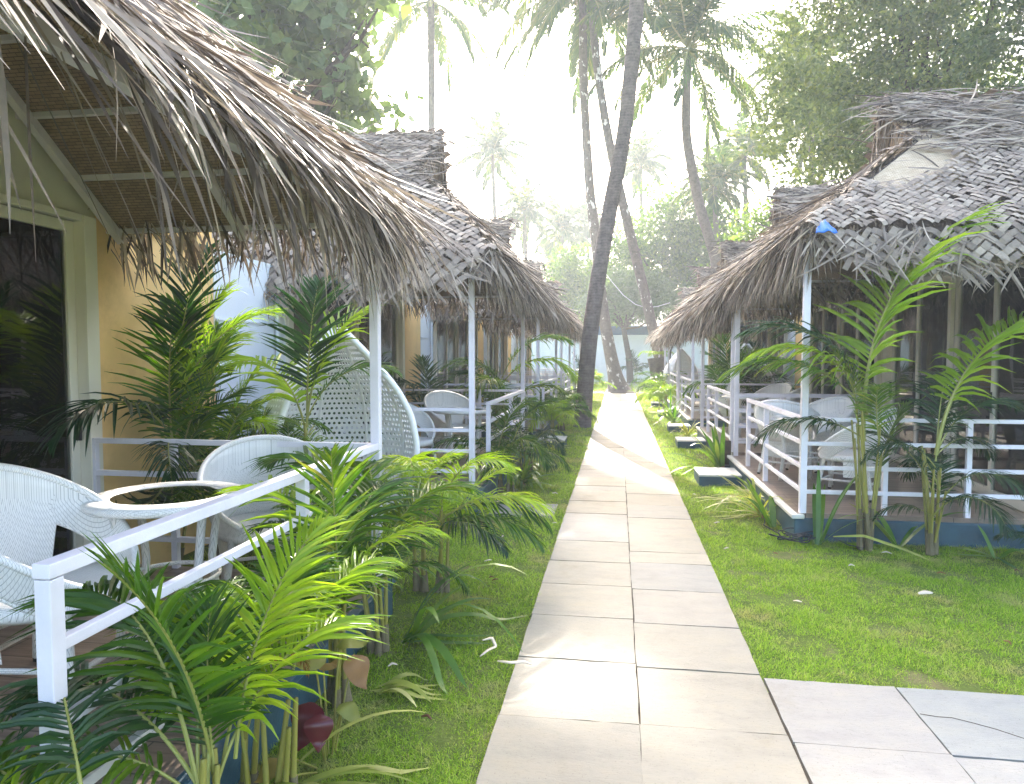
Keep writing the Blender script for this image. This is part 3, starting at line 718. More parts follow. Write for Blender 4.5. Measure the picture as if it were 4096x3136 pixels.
# ------------------------------------------------------------------ wicker furniture
def chair_meshes():
    P={}
    b=MB(); n=72; rows=7; tm=R(152)
    th=np.linspace(-tm,tm,n+1)
    a=np.abs(th)/tm
    zt=.44+.42*np.cos(np.clip(a,0,1)*math.pi/2)**1.35
    rt=.36+.02*np.cos(a*math.pi)
    zl=np.where(np.abs(th)<R(58),.40,np.maximum(zt-.20+.06*a,.385))
    rb=.27
    def pt(i,k):
        f=k/rows; z=zl[i]+(zt[i]-zl[i])*f; g=(z-.40)/.46
        r=rb+(rt[i]-rb)*min(1,max(0,g*1.5+.12))
        return (-r*math.cos(th[i])*1.0, r*math.sin(th[i])*1.0, z)
    for i in range(n):
        for k in range(rows): b.quad(pt(i,k),pt(i+1,k),pt(i+1,k+1),pt(i,k+1))
    P['back']=b.mesh('back',M['wicker'],True)
    b=MB(); b.tube([pt(i,rows) for i in range(n+1)],.017,8); 
    i0=[i for i in range(n+1) if abs(th[i])>=R(58)]
    for sgn in (-1,1):
        idx=[i for i in i0 if th[i]*sgn>0]; b.tube([pt(i,0) for i in idx],.012,8)
    P['rim']=b.mesh('rim',M['wicker'],True)
    b=MB(); b.lathe([(.0,.405),(.2,.41),(.265,.42),(.288,.40),(.285,.37),(.26,.35),(.0,.35)],32); P['seat']=b.mesh('seat',M['wicker'],True)
    b=MB()
    for sg in range(28):
        t0=R(90+sg*180/28); t1=R(90+(sg+1)*180/28)
        for k in range(4):
            f=lambda t,kk:((.275-.02*kk/4)*math.cos(t),(.275-.02*kk/4)*math.sin(t),.37-.04*kk)
            b.quad(f(t0,k),f(t1,k),f(t1,k+1),f(t0,k+1))
    P['skirt']=b.mesh('skirt',M['wicker'],True)
    for j,(sx,sy) in enumerate(((1,1),(1,-1),(-1,1),(-1,-1))):
        b=MB(); b.tube([(sx*.19,sy*.19,.38),(sx*.215,sy*.215,.2),(sx*.245,sy*.245,.02)],.019,8); P['leg%d'%j]=b.mesh('leg',M['wicker'],True)
        b=MB(); b.tube([(sx*.245,sy*.245,.022),(sx*.247,sy*.247,.0)],.017,8); P['foot%d'%j]=b.mesh('foot',M['black'],True)
    b=MB()
    for s in (-1,1): b.tube([(s*.225,-.225,.15),(s*.225,.225,.15)],.011,8); b.tube([(-.225,s*.22,.17),(.225,s*.22,.17)],.011,8)
    P['stretcher']=b.mesh('stretcher',M['wicker'],True)
    return P
CM=chair_meshes()
def armchair(x,y,rz,label,z=.23,sc=1.0):
    T=thing('wicker_armchair',(x,y,z),label,'chair','white wicker armchairs on the decks',R(rz))
    T.scale=(sc,)*3
    bk=inst(CM['back'],'backrest',T); sd=bk.modifiers.new('t','SOLIDIFY'); sd.thickness=.018; sd.offset=0
    inst(CM['rim'],'rim',bk); inst(CM['seat'],'seat',T); sk=inst(CM['skirt'],'skirt',T)
    for j in range(4):
        l=inst(CM['leg%d'%j],'leg',T); inst(CM['foot%d'%j],'foot_cap',l)
    inst(CM['stretcher'],'stretcher',T)
    return T
def table_meshes():
    P={}
    b=MB(); b.lathe([(.25,.66),(.25,.695),(.27,.703),(.34,.703),(.36,.695),(.368,.68),(.36,.662),(.34,.655),(.25,.66)],48); P['top']=b.mesh('top',M['wicker'],True)
    b=MB(); b.lathe([(.0,.690),(.258,.690),(.258,.696),(.0,.696)],40); P['glass']=b.mesh('glass',M['tglass'])
    for j in range(4):
        t=R(45+90*j); c,s=math.cos(t),math.sin(t)
        b=MB(); b.tube([(c*.27,s*.27,.66),(c*.22,s*.22,.35),(c*.26,s*.26,0)],.02,8); P['leg%d'%j]=b.mesh('leg',M['wicker'],True)
    b=MB(); b.tube([(.22*math.cos(R(a)),.22*math.sin(R(a)),.3) for a in range(0,361,15)],.011,8); P['ring']=b.mesh('ring',M['wicker'],True)
    return P
TM=table_meshes()
def table(x,y,label,z=.23):
    T=thing('round_table',(x,y,z),label,'table','round wicker tables on the decks',R(20))
    inst(TM['top'],'table_top',T); inst(TM['glass'],'glass_top',T); inst(TM['ring'],'stretcher_ring',T)
    for j in range(4): inst(TM['leg%d'%j],'leg',T)
    return T
armchair(-2.28,2.54,6,'nearest white wicker armchair, cut off by the left edge behind the corner railing',sc=1.06)
armchair(-1.98,3.78,-60,'white wicker armchair between the round glass table and the egg chair')
table(-2.14,3.12,'nearest round white wicker table with greenish reflections tinted into its glass top')
armchair(-2.35,7.75,-25,'white wicker armchair just beyond the egg chair, back to the glass doors')
armchair(-2.2,9.3,-50,'white wicker armchair behind the slim white post, beside the second table')
table(-1.9,8.6,'round white wicker table half hidden by a slim white post')
armchair(-2.2,14.2,-30,'distant white wicker armchair behind palm fronds, left row')
table(-1.9,15.0,'distant round wicker table behind palm fronds, left row')
armchair(2.25,7.3,150,'large white wicker armchair in front of the near round table, legs on brown deck')
armchair(2.35,8.75,215,'white wicker armchair with low back behind the near right-hand table')
armchair(1.95,8.55,60,'white wicker armchair partly hidden behind the railing left of the near table')
table(2.0,7.95,'round white table with glass top inside the white railing, right row')
armchair(2.35,11.3,165,'white wicker armchair on the second right-hand deck, seen through two posts')
armchair(2.6,12.9,215,'white wicker armchair right below the pointed egg chair')
table(2.05,12.0,'round white table on the second right-hand deck')
table(2.0,17.2,'round white table on the third right-hand deck'); armchair(2.4,16.4,160,'white wicker armchair on the third right-hand deck')

def egg_meshes():
    P={}
    zs=[0,.06,.2,.4,.65,.9,1.1,1.3,1.48,1.62]; rs=[.10,.30,.45,.54,.57,.53,.44,.30,.15,.025]
    rad=lambda z:float(np.interp(z,np.linspace(0,1.62,60),sm))
    zz=np.linspace(0,1.62,60); sm=np.interp(zz,zs,rs); sm=np.convolve(np.pad(sm,2,'edge'),np.ones(5)/5,'valid')
    openh=R(62); nc,nr=58,36
    b=MB(); V=[]; F=[]
    def S(u,v):   # u angle from back, v 0..1 height
        z=v*1.62; r=np.interp(z,zz,sm); return np.stack([-r*np.cos(u),r*np.sin(u),z+0*u],-1)
    um=math.pi-openh
    I,J=np.meshgrid(np.arange(nc),np.arange(nr),indexing='ij'); I=I.ravel();J=J.ravel()
    off=(J%2)*.5
    cu=(I+off)/nc*2*um-um; dv=1/nr; du=2*um/nc
    ok=(I+off+1<=nc+.01); I=I[ok];J=J[ok];cu=cu[ok]
    cu=cu+du/2; cv=(J+.5)*dv
    oc=[(-.5,-.5),(0,-.5),(.5,-.5),(.5,0),(.5,.5),(0,.5),(-.5,.5),(-.5,0)]
    ho=[(.30*math.cos(R(a)),.31*math.sin(R(a))) for a in (-135,-90,-45,0,45,90,135,180)]
    rows=[S(cu+a*du,cv+c*dv) for a,c in oc]+[S(cu+a*du,cv+c*dv) for a,c in ho]
    V=np.stack(rows,1); K=len(cu)
    F=np.concatenate([np.arange(K)[:,None]*16+np.array([[k,(k+1)%8,8+(k+1)%8,8+k]]) for k in range(8)],0)
    b.add(V.reshape(-1,3),F); P['shell']=b.mesh('shell',M['cane'])
    b=MB()
    vs=np.linspace(0,1,40)
    for sg in (-1,1): b.tube([tuple(S(np.array(sg*um),v)) for v in vs],.026,8)
    b.tube([tuple(S(np.array(u),.0)) for u in np.linspace(-math.pi,math.pi,20)],.02,8)
    P['rim']=b.mesh('rim',M['cane'],True)
    for j,u in enumerate((-1.35,-.68,0,.68,1.35)):
        b=MB(); b.tube([tuple(S(np.array(u),v)*np.array((.985,.985,1))) for v in vs],.012,6); P['rib%d'%j]=b.mesh('rib',M['cane'],True)
    b=MB(); pts=[(-.62,0,.0),(-.66,0,.5),(-.66,0,1.1),(-.60,0,1.7),(-.42,0,2.08),(-.15,0,2.2),(.0,0,2.17)]
    t=np.linspace(0,1,30); pp=np.array(pts); tt=np.linspace(0,1,len(pts))
    b.tube(np.stack([np.interp(t,tt,pp[:,k]) for k in range(3)],1),.03,8); P['pole']=b.mesh('pole',M['black'],True)
    b=MB(); b.tube([(.52*math.cos(R(a)),.52*math.sin(R(a)),.03) for a in range(60,301,10)],.03,8); P['base']=b.mesh('base',M['black'],True)
    b=MB()
    for k in range(9):
        z=1.83+k*.038; 
        ax=(1,0) if k%2 else (0,1)
        b.tube([(.012*math.cos(R(a))*ax[0],.012*math.cos(R(a))*ax[1],z+.026*math.sin(R(a))) for a in range(0,361,45)],.004,4)
    P['chain']=b.mesh('chain',M['black'],True)
    return P
EM=egg_meshes()
def egg(x,y,rz,label,sc=1.):
    T=thing('hanging_egg_chair',(x,y,0),label,'egg chair','white hanging egg chairs',R(rz)); T.scale=(sc,)*3 if isinstance(sc,float) else sc
    s=inst(EM['shell'],'shell',T,(0,0,.2)); sd=s.modifiers.new('t','SOLIDIFY'); sd.thickness=.010
    inst(EM['rim'],'rim',s)
    for j in range(5): inst(EM['rib%d'%j],'rib',s)
    st=inst(EM['pole'],'stand_pole',T); inst(EM['base'],'stand_base',T); inst(EM['chain'],'chain',T)
egg(-2.25,5.5,-52,'large white cane egg chair hanging behind the near railing',(1.12,1.12,1.))
egg(2.55,14.9,-70,'white egg chair with pointed top behind the right-hand posts')
egg(2.05,24.0,-60,'small far egg chair partly hidden by bushy palm and tree stump')

# ------------------------------------------------------------------ palms in pots of ground: areca
def frond_mesh(name, e0, e1, mat, nl=34, ll=.36, lw=.022, bare=.2, droop=.7, seed=0, twist=0., nseg=4, rr=.008):
    """unit-length frond heading +X, starting at elevation e0 and ending at e1 (degrees)"""
    r=np.random.default_rng(seed); b=MB(); N=24
    t=np.linspace(0,1,N); el=np.radians(e0+(e1-e0)*t**1.35); yaw=twist*t**2
    st=1/(N-1); P=np.zeros((N,3))
    for i in range(1,N):
        P[i]=P[i-1]+st*np.array((math.cos(el[i])*math.cos(yaw[i]),math.cos(el[i])*math.sin(yaw[i]),math.sin(el[i])))
    s=np.linspace(bare,.985,nl)
    base=np.stack([np.interp(s,t,P[:,k]) for k in range(3)],1)
    T=np.gradient(P,axis=0); T/=np.linalg.norm(T,axis=1)[:,None]
    tg=np.stack([np.interp(s,t,T[:,k]) for k in range(3)],1); tg/=np.linalg.norm(tg,axis=1)[:,None]
    side=np.cross(np.tile((0,0,1.),(nl,1)),tg); side/=np.linalg.norm(side,axis=1)[:,None]+1e-9
    nrm=np.cross(tg,side)
    q=(s-bare)/(1-bare)
    prof=np.clip(np.sin(np.pi*np.clip(q*.86+.14,0,1))**.6,.25,1)
    for sg in (-1,1):
        a=np.radians(62-38*q+r.normal(0,4,nl))
        vv=.38+r.normal(0,.12,nl)
        D=np.cos(a)[:,None]*tg+np.sin(a)[:,None]*(sg*side*np.cos(vv)[:,None]+nrm*np.sin(vv)[:,None])
        W=tg*np.sin(a)[:,None]-sg*side*np.cos(a)[:,None]+nrm*r.normal(.25,.2,nl)[:,None]
        L=ll*prof*(.85+.3*r.random(nl))
        lwv=lw*(.75+.4*r.random(nl)); dr=droop*(.6+.8*r.random(nl))*np.where(r.random(nl)<.1,1.9,1); L=L*np.where(r.random(nl)<.06,.55,1)
        kp=r.random(nl)>.03
        if nseg>=4: b.folded(base[kp],D[kp],W[kp],L[kp],lwv[kp],dr[kp],nseg)
        else: b.strips(base,D,W,L,lwv,dr,nseg)
    me_l=b.mesh(name,[mat,M['rachis']])
    nleaf=len(me_l.polygons)
    b2=MB(); b2.v=list(b.v); b2.f=list(b.f); b2.n=b.n
    b2.tube(P,np.linspace(rr,rr*.25,N),6,caps=False)
    me=b2.mesh(name,[mat,M['rachis']])
    mi=np.zeros(len(me.polygons),int); mi[nleaf:]=1; me.polygons.foreach_set('material_index',mi)
    bpy.data.meshes.remove(me_l)
    return me
FP={}
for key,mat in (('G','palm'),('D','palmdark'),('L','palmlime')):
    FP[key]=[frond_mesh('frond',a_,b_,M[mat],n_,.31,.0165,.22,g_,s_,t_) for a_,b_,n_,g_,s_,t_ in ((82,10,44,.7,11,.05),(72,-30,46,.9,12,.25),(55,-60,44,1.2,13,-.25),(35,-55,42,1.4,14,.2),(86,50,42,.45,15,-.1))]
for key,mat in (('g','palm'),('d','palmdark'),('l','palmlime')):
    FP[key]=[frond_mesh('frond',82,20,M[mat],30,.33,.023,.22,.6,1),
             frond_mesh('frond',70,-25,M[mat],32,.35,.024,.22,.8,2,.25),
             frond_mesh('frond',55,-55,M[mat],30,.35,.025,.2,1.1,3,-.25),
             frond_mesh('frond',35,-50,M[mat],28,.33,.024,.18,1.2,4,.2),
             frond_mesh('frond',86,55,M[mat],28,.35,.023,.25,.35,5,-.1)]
FP['b']=[frond_mesh('dead_frond',20,-80,M['brownleaf'],20,.25,.02,.15,2.2,6)]*5
cb=MB(); cb.tube([(0,0,0),(.0,0,.5),(0,0,1)],[1,.85,.7],8); CANE=cb.mesh('cane',M['canegreen'],True)
cb=MB(); cb.tube([(0,0,0),(.0,0,.6),(0,0,1)],[1.25,1.05,.9],8); CANEB=cb.mesh('cane_base',M['canebase'],True)
def areca(x,y,label,group,seed=0,h=.5,L=.9,nf=9,nc=4,key='g',fr=None,canes=None,z=0,rad=.013,kinds=(0,1,2,4),az=None,base=True,spread=.14):
    r=random.Random(seed*77+3)
    T=thing('areca_palm',(x,y,z),label,'palm plant',group)
    tops=[]
    for i in range(nc):
        a=r.uniform(0,360); tl=r.uniform(.02,.2); hh=h*r.uniform(.65,1.1); ox,oy=r.uniform(-.05,.05)*spread/.14,r.uniform(-.04,.04)
        c=inst(CANE,'cane',T,(ox,oy,0),(0,tl,R(a)),(rad,rad,hh))
        if base: inst(CANEB,'cane_sheath',c,(0,0,0),(0,0,0),(1.35,1.35,.3*r.uniform(.6,1.2)))
        tops.append((ox+math.sin(tl)*hh*math.cos(R(a)),oy+math.sin(tl)*hh*math.sin(R(a)),hh*math.cos(tl)))
    a0=r.uniform(0,360)
    for i in range(nf):
        tx=tops[i%nc]; a=(a0+i*137.5+r.uniform(-25,25)) if az is None else r.uniform(*az)
        k=r.choice(kinds); l=L*r.uniform(.7,1.15)
        inst(FP[key][k],'frond',T,(tx[0],tx[1],tx[2]*r.uniform(.6,.97)),(r.uniform(-.2,.2),r.uniform(-.12,.12),R(a)),l)
    for (kk,a,k,l,ox,oy,oz,*rest) in (fr or []):
        tilt=rest[0] if rest else 0
        inst(FP[kk][k],'frond',T,(ox,oy,oz),(0,R(tilt),R(a)),l)
    return T
GP='areca palms beside the left decks'; GW='areca palms against the yellow wall'; GQ='areca palms on the right side'
# foreground left
areca(-1.16,1.78,'areca palm filling the bottom left corner, long fronds over the railing post',GP,1,.45,.8,2,5,'g',kinds=(0,1,4),
      fr=[('G',112,1,.8,.02,.02,.38),('G',135,1,.8,0,.05,.38),('L',85,1,.8,.02,.1,.4),('l',118,1,.85,0,0,.36),('l',75,0,.8,.06,.1,.42),('g',150,1,.95,0,0,.4),('d',175,2,.85,0,0,.4),('l',60,1,.75,.02,.06,.35),('g',-150,2,.7,0,0,.35),('d',140,2,.8,0,.1,.4)])
areca(-1.2,1.42,'areca palm whose dark broad leaflets hang in the very corner of the view',GP,31,.35,.7,1,3,'g',fr=[('g',165,2,.75,0,0,.35),('d',140,2,.7,0,0,.5),('l',178,2,.75,0,0,.35)],kinds=(1,2),az=(90,200))
areca(-1.22,2.25,'areca palm of yellow canes with a hanging dead brown frond near the bottom',GP,2,.42,.65,3,7,'g',kinds=(0,1,4),
      fr=[('b',80,0,.35,0,0,.5),('G',100,1,.8,0,.1,.42),('G',150,2,.8,0,.2,.45),('L',60,1,.75,.02,.2,.4),('l',60,1,.7,.0,.1,.4),('g',95,1,.75,0,0,.4),('d',160,2,.8,0,0,.4)],spread=.3)
areca(-1.27,3.05,'areca palm with broad silvery fronds beside the red taro leaves',GP,3,.45,.7,5,7,'g',kinds=(0,1,4),
      fr=[('g',40,1,.65,0,0,.4),('g',80,1,.9,0,0,.5),('l',150,1,.95,0,0,.5),('G',120,1,.85,0,0,.5),('L',30,1,.7,0,0,.45),('d',150,1,.7,0,0,.45)])
areca(-1.28,3.6,'areca palm whose pale fronds cross the railing in front of the egg chair',GP,4,.5,.75,6,6,'G',kinds=(0,1,2),
      fr=[('g',150,1,1.1,0,0,.5),('g',110,1,.95,0,0,.5),('g',45,1,.85,0,0,.45)])
areca(-1.25,4.62,'tall bushy areca palm on the lawn edge past the near white post',GP,5,.7,.8,18,9,'L',kinds=(1,2,3,0),
      fr=[('g',10,3,.9,0,0,.45),('g',-10,3,.85,0,0,.4),('d',-30,3,.7,0,0,.4)],spread=.35)
areca(-1.3,8.15,'dark green areca palm leaning over the lawn beside the half-height railing post',GP,6,.5,.9,16,7,'G',kinds=(0,1,2,3),spread=.3)
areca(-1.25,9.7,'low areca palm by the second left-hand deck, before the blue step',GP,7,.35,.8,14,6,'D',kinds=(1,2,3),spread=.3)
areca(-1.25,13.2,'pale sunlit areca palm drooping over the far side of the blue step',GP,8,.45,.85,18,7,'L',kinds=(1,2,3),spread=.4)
areca(-1.2,14.9,'bushy areca palm in front of the dark leaning trunk',GP,9,.5,.9,18,7,'G',kinds=(1,2,3),spread=.4)
areca(-1.3,17.2,'silvery areca palm left of the dark leaning trunk',GP,19,.6,.95,16,6,'G',kinds=(1,2,3),spread=.4)
areca(-1.2,24.0,'yellow-green areca palm showing right of the dark leaning trunk',GP,20,.9,1.2,14,5,'l',kinds=(1,2,3),spread=.4)
areca(-1.95,11.9,'large areca palm with long fronds reaching past the second cottage',GP,10,1.0,1.35,12,5,'G',kinds=(1,2),
      fr=[('l',-5,2,1.5,0,0,1.1),('g',5,1,1.5,0,0,1.2)])
# against the yellow wall and around the egg chair
areca(-3.02,4.50,'tall areca palm at the corner of the yellow wall, dark frond over the glass',GW,11,1.0,1.15,8,5,'G',
      fr=[('L',80,0,1.2,0,0,.9),('L',60,4,1.2,0,0,1.0),('d',-95,2,1.1,0,-.02,1.0),('D',-60,3,.9,0,-.05,.9),('L',100,1,1.1,0,0,1.1),('d',85,4,1.2,0,0,1.25),('L',20,0,1.15,0,0,1.1)],kinds=(0,1,4),az=(-20,120))
areca(-2.98,5.0,'short bright areca palm between the yellow wall and the white wall',GW,12,.7,.9,12,6,'G',
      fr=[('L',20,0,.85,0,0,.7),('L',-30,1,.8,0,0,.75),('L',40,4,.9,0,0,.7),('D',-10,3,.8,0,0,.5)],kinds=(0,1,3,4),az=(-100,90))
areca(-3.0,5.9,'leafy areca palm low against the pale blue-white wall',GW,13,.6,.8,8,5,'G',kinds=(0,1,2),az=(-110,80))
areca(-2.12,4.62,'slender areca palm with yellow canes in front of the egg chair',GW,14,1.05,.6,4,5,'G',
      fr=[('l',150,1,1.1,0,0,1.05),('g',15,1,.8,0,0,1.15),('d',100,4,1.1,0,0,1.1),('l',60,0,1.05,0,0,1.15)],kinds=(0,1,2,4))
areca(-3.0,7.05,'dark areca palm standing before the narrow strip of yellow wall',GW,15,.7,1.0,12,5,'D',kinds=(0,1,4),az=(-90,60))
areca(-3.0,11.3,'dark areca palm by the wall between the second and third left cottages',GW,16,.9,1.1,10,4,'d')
# right side
areca(2.02,6.14,'tall areca palm with a bundle of yellow stems before the near right-hand deck',GQ,21,1.05,.9,3,9,'G',rad=.012,
      fr=[('L',20,0,2.3,-.03,0,.9,-11),('L',180,2,1.25,-.02,0,1.2,-12),('G',172,3,1.3,-.02,0,1.15,-18),('D',165,1,1.4,0,0,1.1,-8),('D',150,3,1.0,0,.02,.9)],kinds=(4,0))
areca(2.52,6.08,'areca palm with one arching lime frond and dark lower leaves at the deck front',GQ,22,.8,.8,5,9,'D',rad=.012,
      fr=[('L',15,1,2.05,0,0,.8,-10),('D',10,1,.95,0,0,.8),('D',60,0,1.0,0,0,.75),('D',190,2,.7,0,0,.7),('D',30,3,.8,0,0,.8),('D',170,3,.5,0,0,.3)],kinds=(0,1,2))
areca(1.28,20.6,'bushy sunlit areca palm beside the far right steps',GQ,23,.5,1.0,20,7,'L',kinds=(1,2,3),spread=.4)
areca(1.3,23.6,'areca palm behind the bushy one, near the cut stump',GQ,24,.7,1.1,14,6,'g',kinds=(1,2,3),spread=.4)
areca(2.2,14.5,'leafy areca palm behind the railing left of the pointed egg chair',GQ,25,.9,1.2,14,5,'g')
areca(2.9,15.3,'dark areca palm between the pointed egg chair and the cottage wall',GQ,26,1.0,1.1,14,5,'d')
areca(1.0,41.5,'small areca palm at the foot of the end wall, right of the thin trunk',GQ,27,.8,1.3,9,4,'d')
areca(-1.9,41.5,'small areca palm at the foot of the end wall, left of the palms',GQ,28,.8,1.3,9,4,'d')
areca(3.25,5.9,'small dark plant with broad leaves at the right edge before the blue plinth',GQ,29,.12,.42,9,3,'d',kinds=(0,1,2),base=False)

# strap-leaved lilies
def strap(x,y,label,group,mat,n=14,L=(.4,.7),w=(.03,.045),elev=(.25,1.3),seed=0,az=None,grav=(.5,1.6),dead=0):
    r=np.random.default_rng(seed+50)
    T=thing('strap_lily',(x,y,0),label,'plant',group)
    for i in range(n+dead):
        a=r.uniform(0,2*math.pi) if az is None else R(r.uniform(*az)); e=r.uniform(*elev); dd=i>=n
        b=MB(); D=np.array([[math.cos(a)*math.cos(e),math.sin(a)*math.cos(e),math.sin(e)]]); W=np.array([[-math.sin(a),math.cos(a),r.normal(0,.2)]])
        P=np.array([[r.normal(0,.02),r.normal(0,.02),0.0]])
        gr=r.uniform(*grav) if not dd else 3.; l=r.uniform(*L)*(1 if not dd else .5)
        b.strips(P,D,W,l,r.uniform(*w)*(1 if not dd else .6),gr,9,[.55,.8,.95,1,1,.97,.9,.75,.5,.06])
        V=b.v[0]; V[:,2]=np.maximum(V[:,2],.012+.004*r.random())
        b.build('leaf' if not dd else 'dead_leaf',M[mat] if not dd else M['brownleaf'],T,smooth=True,local=True)
    return T
GS='strap-leaved plants along the deck edges'
strap(-1.15,3.75,'strap-leaved plant with long pale-edged leaves lying over the left lawn',GS,'strap',13,(.5,.9),(.035,.05),(.2,1.25),1,(-70,70),(.7,1.8))
strap(-1.12,3.15,'variegated strap plant at the foot of the silvery areca palm',GS,'varieg',7,(.3,.5),(.025,.035),(.2,1.),2,(-80,50))
strap(-1.18,2.38,'strap plant with folded yellow-green leaves beside the red leaf',GS,'varieg',9,(.35,.65),(.03,.045),(.05,.9),3,(-120,40),(.5,1.5))
strap(-1.15,8.7,'strap-leaved plant with upright green leaves between left slab and step',GS,'strap',20,(.45,.75),(.03,.045),(.25,1.4),4,(-110,90),dead=3)
strap(-1.1,11.6,'small strap-leaved plant just before the left blue step',GS,'varieg',10,(.35,.5),(.03,.04),(.2,1.3),5)
strap(1.66,6.18,'strap-leaved plant with two tall blades at the near corner post',GS,'strap',6,(.6,.75),(.04,.05),(.9,1.4),6,(-60,120),(.3,1.1))
strap(2.27,6.12,'strap-leaved plant with wide arching blades between the two tall palms',GS,'strap',6,(.5,.75),(.035,.045),(.55,1.2),7,(-30,200),(.4,1.2))
strap(2.95,5.98,'small drooping strap plant left of the right-edge plant',GS,'strap',6,(.25,.4),(.03,.045),(.3,1.3),8)
strap(1.42,7.25,'large tangled variegated strap plant on the lawn before the near right railing',GS,'varieg',30,(.35,.75),(.022,.036),(.1,1.3),9,(90,300),(.6,1.9),dead=3)
strap(1.44,7.9,'second variegated strap plant, behind the tangled one',GS,'varieg',16,(.35,.6),(.022,.036),(.2,1.35),10,(80,290))
strap(1.42,6.75,'strap plant with broad dark leaves leaning on the plinth corner',GS,'strap',5,(.5,.65),(.045,.06),(.8,1.35),11,(80,270),(.3,.9))
strap(1.4,9.95,'upright strap-leaved plant with red-brown dead leaves at the nearest deck gap',GS,'strap',16,(.5,.85),(.045,.07),(.7,1.45),12,(60,290),(.3,1.2),dead=8)
strap(1.3,10.1,'strap leaves spreading flat across the lawn beside the nearest step',GS,'strap',7,(.5,.9),(.04,.055),(.15,.7),13,(120,230),(.5,1.4))
strap(1.36,14.2,'yellow variegated clump glowing in the sun by the second step',GS,'varieg',34,(.35,.6),(.025,.035),(.3,1.4),14)
strap(1.3,16.9,'green strap-leaved clump between the third and fourth steps',GS,'strap',26,(.45,.9),(.035,.05),(.5,1.4),15)
strap(1.3,18.0,'taller strap-leaved clump by the far plinth corner',GS,'strap',22,(.5,1.0),(.035,.05),(.6,1.45),16)
# taro with a wine-red leaf
T=thing('taro_plant',(-1.13,2.62,0),'broad-leaved plant with one wine-red leaf and withered brown leaf by the plinth','plant')
def heart(mb,c,az,el,s):
    n=12; ctr=Vector(c); d=Vector((math.cos(az)*math.cos(el),math.sin(az)*math.cos(el),math.sin(el))); w=Vector((-math.sin(az),math.cos(az),0)); up=d.cross(w)
    prof=[.15,.72,.95,1,.95,.85,.7,.55,.38,.2,.04]
    for i in range(len(prof)-1):
        f=lambda k,sg:tuple(ctr+d*(s*(k/10-.1))+w*(sg*s*.42*prof[k])-up*(abs(sg)*.10*s*prof[k])+up*(.12*s*math.sin(k*.6)))
        for a_,b_ in ((-1,0),(0,1)): mb.quad(f(i,a_),f(i,b_),f(i+1,b_),f(i+1,a_))
for (ox,oy,oz,az,el,s,m_) in ((-.02,-.12,.26,-1.7,-.9,.17,'wine'),(.03,-.16,.24,-1.2,-1.1,.13,'wine'),(-.05,.0,.36,2.6,.3,.15,'taro'),(.02,.08,.42,.4,.2,.14,'taro'),(.06,.12,.35,-.6,-.8,.15,'brownleaf'),(-.04,.05,.33,1.4,.1,.11,'taro'),(.05,.02,.2,-.3,-.3,.12,'taro'),(-.06,-.3,.15,-2.,-.2,.12,'taro'),(0,-.38,.12,-1.3,.1,.11,'taro')):
    b=MB(); heart(b,(ox,oy,oz),az,el,s); o=b.build('leaf',M[m_],T,smooth=True,local=True)
    if m_=='wine': o['label']='wine-red leaf'
    b=MB(); b.tube([(ox*.2,oy*.3,0),(ox*.7,oy*.7,oz*.7),(ox,oy,oz)],.004,6); b.build('stalk',M['canegreen'],T,local=True)
# fallen leaves
def fallen(pts,w,label,m='drywhite'):
    P=np.array(pts,float); b=MB(); o0=P[0].copy()
    t=np.linspace(0,len(P)-1,24); Q=np.stack([np.interp(t,range(len(P)),P[:,k]) for k in range(3)],1)
    T_=np.gradient(Q,axis=0); s=np.stack([-T_[:,1],T_[:,0],T_[:,0]*.6],1); s/=np.linalg.norm(s,axis=1)[:,None]
    ww=w*np.sin(np.linspace(.15,math.pi-.05,24))**.5
    for i in range(23): b.quad(Q[i]-s[i]*ww[i]/2,Q[i]+s[i]*ww[i]/2,Q[i+1]+s[i+1]*ww[i+1]/2,Q[i+1]-s[i+1]*ww[i+1]/2)
    o=b.build('fallen_leaf',M[m],smooth=True,loc=tuple(o0)); tag(o,label,'fallen leaf','fallen dry leaves'); sd=o.modifiers.new('t','SOLIDIFY'); sd.thickness=.002
fallen([(-.72,3.72,.05),(-.67,3.75,.055),(-.64,3.7,.03),(-.67,3.62,.04),(-.70,3.56,.03)],.018,'curled pale dry leaf on the left lawn near the path')
fallen([(-.60,3.52,.03),(-.53,3.5,.035),(-.46,3.53,.03),(-.42,3.52,.022)],.016,'small pale dry leaf lying across the left edge of the path')
fallen([(1.95,4.9,.045),(2.0,4.92,.05),(2.05,4.93,.045)],.03,'short pale leaf lying on the right lawn')
fallen([(1.75,6.05,.12),(1.95,5.95,.16),(2.2,5.8,.1),(2.35,5.72,.045)],.03,'long yellow-green leaf bent down onto the lawn before the deck','varieg')
fallen([(1.02,7.95,.06),(1.2,7.98,.08),(1.38,8.0,.05)],.022,'thin pale leaf lying on the lawn before the nearest step','varieg')
for i in range(34):
    r_=random.Random(300+i)
    if i%3==0: x_,y_=r_.uniform(-1.3,-.56),r_.uniform(2.6,9)
    elif i%3==1: x_,y_=r_.uniform(.8,3.2),r_.uniform(3.7,6.0)
    else: x_,y_=r_.uniform(.78,1.4),r_.uniform(6,13)
    a_=r_.uniform(0,6.28); l_=r_.uniform(.015,.04); z_=.03
    fallen([(x_,y_,z_),(x_+l_*math.cos(a_),y_+l_*math.sin(a_),z_+.01),(x_+2*l_*math.cos(a_+.4),y_+2*l_*math.sin(a_+.4),z_+.004)],.012,'tiny dry leaf scattered on the lawn beside the path',r_.choice(('drywhite','brownleaf')))
